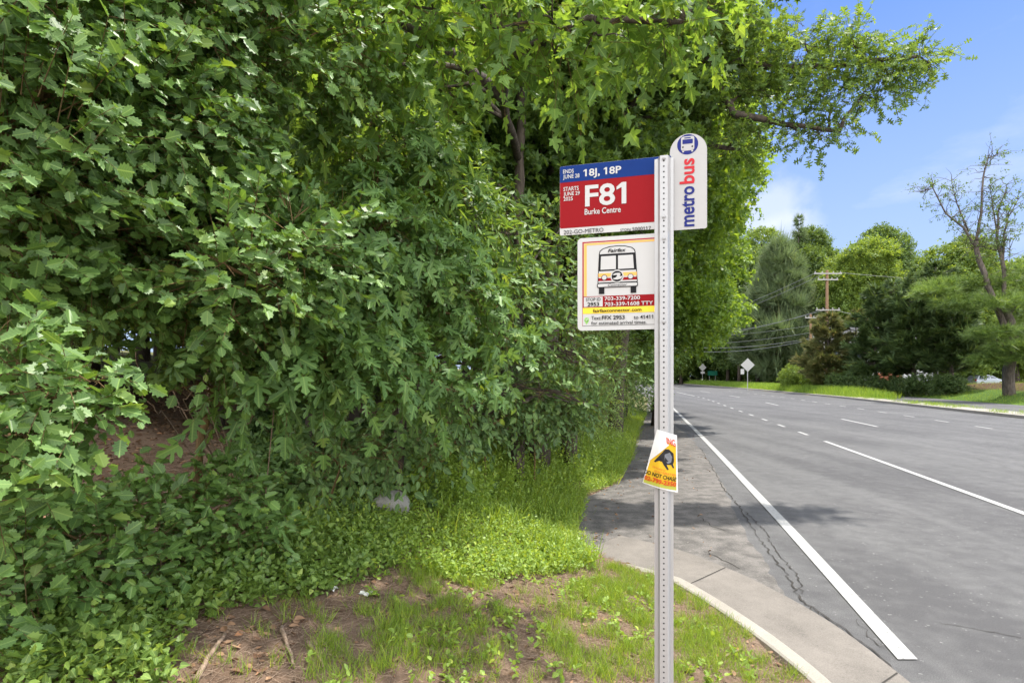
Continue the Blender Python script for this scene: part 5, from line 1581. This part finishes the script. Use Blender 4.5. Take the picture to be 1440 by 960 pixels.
# house glimpsed between the cedars
hx, hy = (1222 - 720) / F * 76, 76.0
hz_ = Hs(hx, hy)
ho = empty('house', (hx, hy, hz_), R(-20)); tag(ho, 'pale sided house with red brick base glimpsed between cedar trunks', 'house')
mb = MB(); mb.box((0, 0, 2.7), (13, 8, 5.4)); mb.build('wall', M['siding'], ho)
mb = MB(); mb.box((1.2, -3.92, .9), (3.0, .3, 1.8)); mb.build('brick_base', M['brick'], ho)
mb = MB(); mb.add([(-7, -4.5, 5.4), (7, -4.5, 5.4), (7, 4.5, 5.4), (-7, 4.5, 5.4), (-7, 0, 8.0), (7, 0, 8.0)], [(0, 1, 5, 4), (2, 3, 4, 5), (1, 2, 5), (3, 0, 4), (3, 2, 1, 0)]); mb.build('roof', M['shingle'], ho)
for k_ in range(4):
    mb = MB(); mb.box((-4.8 + k_ * 3.2, -4.02, 3.9), (1.3, .1, 1.5)); w_ = mb.build('window', M['siding'], ho)
    mb = MB(); mb.box((-4.8 + k_ * 3.2, -4.08, 3.9), (1.1, .04, 1.3)); mb.build('pane', M['glass'], w_)

# parked car (three-quarter rear/side, estate body)
def parked_car():
    Y = 76.0; x = (1386 - 720) / F * Y
    e = empty('parked_car', (x, Y, Hs(x, Y) ), R(8)); tag(e, 'silver blue car parked beyond the mulch bank beside the pine trunk', 'car')
    def loft(prof_bottom, name, mats, w0, mi=0):
        pass
    mb = MB()
    side = [(-2.2, .35), (-2.25, .75), (-2.15, .95), (-.0, 1.0), (1.2, .98), (2.1, .80), (2.22, .55), (2.18, .32)]
    n = len(side)
    vs = [(sx, -.85, sz_) for sx, sz_ in side] + [(sx, .85, sz_) for sx, sz_ in side]
    mb.add(vs, [tuple(range(n - 1, -1, -1)), tuple(range(n, 2 * n))] + [(i, (i + 1) % n, (i + 1) % n + n, i + n) for i in range(n)])
    mb.build('body', M['carpaint'], e, bevel=.06)
    mb = MB()
    cab = [(-2.1, .97), (-1.75, 1.42), (-1.2, 1.50), (-.1, 1.50), (.35, 1.40), (1.2, .98)]
    n = len(cab)
    vs = [(sx, -.80 + (sz_ - .95) * .26, sz_) for sx, sz_ in cab] + [(sx, .80 - (sz_ - .95) * .26, sz_) for sx, sz_ in cab]
    mb.add(vs, [tuple(range(n - 1, -1, -1)), tuple(range(n, 2 * n))] + [(i, (i + 1) % n, (i + 1) % n + n, i + n) for i in range(n)])
    mb.build('cabin', M['carpaint'], e, bevel=.03)
    for s in (-1, 1):
        for win in ([(-1.82, 1.03), (-1.62, 1.38), (-1.12, 1.42), (-1.12, 1.03)], [(-1.02, 1.03), (-1.02, 1.43), (-.18, 1.43), (-.18, 1.03)], [(-.08, 1.03), (-.08, 1.43), (.28, 1.34), (.95, 1.03)]):
            mb = MB(); pts = [(wx, s * (.815 - (wz - .95) * .26), wz) for wx, wz in win]
            mb.add(pts, [(0, 1, 2, 3)]); mb.build('window', M['glass'], e)
        for wx in (-1.4, 1.4):
            mb = MB(); mb.tube([(wx, s * .70, .32), (wx, s * .88, .32)], .32, 20); wh = mb.build('wheel', M['tyre'], e)
            mb = MB(); mb.tube([(wx, s * .86, .32), (wx, s * .895, .32)], .2, 16); mb.build('rim', M['rim'], wh)
        mb = MB(); mb.box((-2.22, s * .68, .82), (.1, .22, .2)); mb.build('tail_light', M['lens'], e)
        mb = MB(); mb.box((2.16, s * .62, .68), (.1, .3, .14)); mb.build('headlight', M['white'], e)
parked_car()

# utility poles and wires
def upole(label, px_, Y, toppy, arm_rows, wd, rz=0.0):
    x = (px_ - 720) / F * Y; zb_ = Hs(x, Y); top = EYE + (HZ - toppy) / F * Y
    e = empty('utility_pole', (x, Y, zb_), rz); tag(e, label, 'utility pole')
    mb = MB(); mb.tube([(0, 0, -.5), (0, 0, top - zb_)], [.19, .14], 12); mb.build('pole', M['wood_pole'], e)
    for rpy, w in arm_rows:
        za = EYE + (HZ - rpy) / F * Y - zb_
        mb = MB(); mb.box((0, -.17, za), (w, .11, .13)); ar = mb.build('crossarm', M['insul'], e)
        for s in (-.46, -.2, .2, .46):
            mb = MB(); mb.tube([(w * s, -.17, za + .066), (w * s, -.17, za + .18), (w * s, -.17, za + .24)], [.05, .07, .03], 8)
            mb.build('insulator', M['insul'], ar)
    return e
upole('tall wooden utility pole with two crossarms rising from behind the cedars', 1163, 62, 380, ((385, 3.0), (393.5, 2.2), (436, 2.6)), .3)
upole('short thin utility pole standing left of the tall one', 1140, 74, 441, ((447, 1.6),), .2)
def wire(label, a, b, sag, r=.022, group='overhead wires across the far wood'):
    a, b = Vector(a), Vector(b)
    pts = curve_pts(a, b, (0, 0, -sag), 22); b0 = pts[0].copy()
    mb = MB(); mb.tube([p - b0 for p in pts], r * .8, 5); o = mb.build('overhead_wire', M['wire']); o.location = b0
    tag(o, label, 'wire', group)
rows = [((1148, 383, 62), (900, 470, 115), 1.2, 'upper wire on the left tip of the top crossarm running left', .028), ((1156, 386, 62), (900, 476, 115), 1.2, 'upper wire next to the pole running left', .028),
        ((1180, 383, 62), (1500, 392, 64), .5, 'upper wire running right from the pole top', .02),
        ((1150, 437, 62), (890, 466, 105), 1.8, 'topmost of the lower wires running left', .028), ((1160, 436, 62), (890, 470, 105), 1.4, 'second of the lower wires running left', .028), ((1138, 458, 72), (890, 470, 110), .9, 'middle of the lower wires running left', .026),
        ((1138, 468, 72), (890, 477, 110), 1.1, 'fourth of the lower wires running left', .03), ((1138, 476, 72), (890, 474, 110), 1.6, 'thick fifth cable of the lower wires running left', .04), ((1138, 478, 72), (890, 476, 110), 2.0, 'lowest thick cable running left', .04),
        ((1178, 437, 62), (1330, 452, 60), .4, 'lower wire running right behind the cedars', .022)]
for a, b, s, lab, r_ in rows:
    wire(lab, ray(*a), ray(*b), s, r_)

# road signs on the far side
def road_sign(name, label, px_, Y, cpy, half, plate=None, base_py=None):
    x = (px_ - 720) / F * Y; zb_ = Hs(x, Y); zc = EYE + (HZ - cpy) / F * Y - zb_
    e = empty(name, (x, Y, zb_), R(-6)); tag(e, label, 'road sign')
    mb = MB(); mb.tube([(0, .05, -.3), (0, .05, zc + half * .8)], .045, 8); mb.build('post', M['galv'], e)
    mb = MB(); panel(mb, [(0, zc - half), (half, zc), (0, zc + half), (-half, zc)], 0, .02); mb.build('diamond_panel', M['alu'], e)
    if plate:
        dx, z_, w, h = plate
        mb = MB(); panel(mb, rrect(dx - w / 2, zc + z_ - h / 2, dx + w / 2, zc + z_ + h / 2, .04), -.01, .01); mb.build('plate', M['white'], e)
    return e
road_sign('warning_sign', 'large pale grey diamond sign back on the grass median', 1051.5, 64, 513, .76, (-.58, -.75, .38, .6))
road_sign('warning_sign', 'small distant diamond sign with little plate under it', 988, 112, 516.5, .75, (0, -1.0, .75, .4))
x = (1002 - 720) / F * 118
gs = empty('guide_sign', (x, 118, Hs(x, 118)), R(-6)); tag(gs, 'small green rectangular guide sign in front of the dark wood', 'road sign')
zc = EYE + (HZ - 524.5) / F * 118 - Hs(x, 118)
mb = MB(); mb.box((0, 0, zc), (1.9, .04, .95)); mb.build('sign_panel', M['guidegreen'], gs)
for s in (-.6, .6):
    mb = MB(); mb.tube([(s, .06, -.3), (s, .06, zc)], .05, 6); mb.build('post', M['galv'], gs)

# ------------------------------------------------------------------ finishing: air
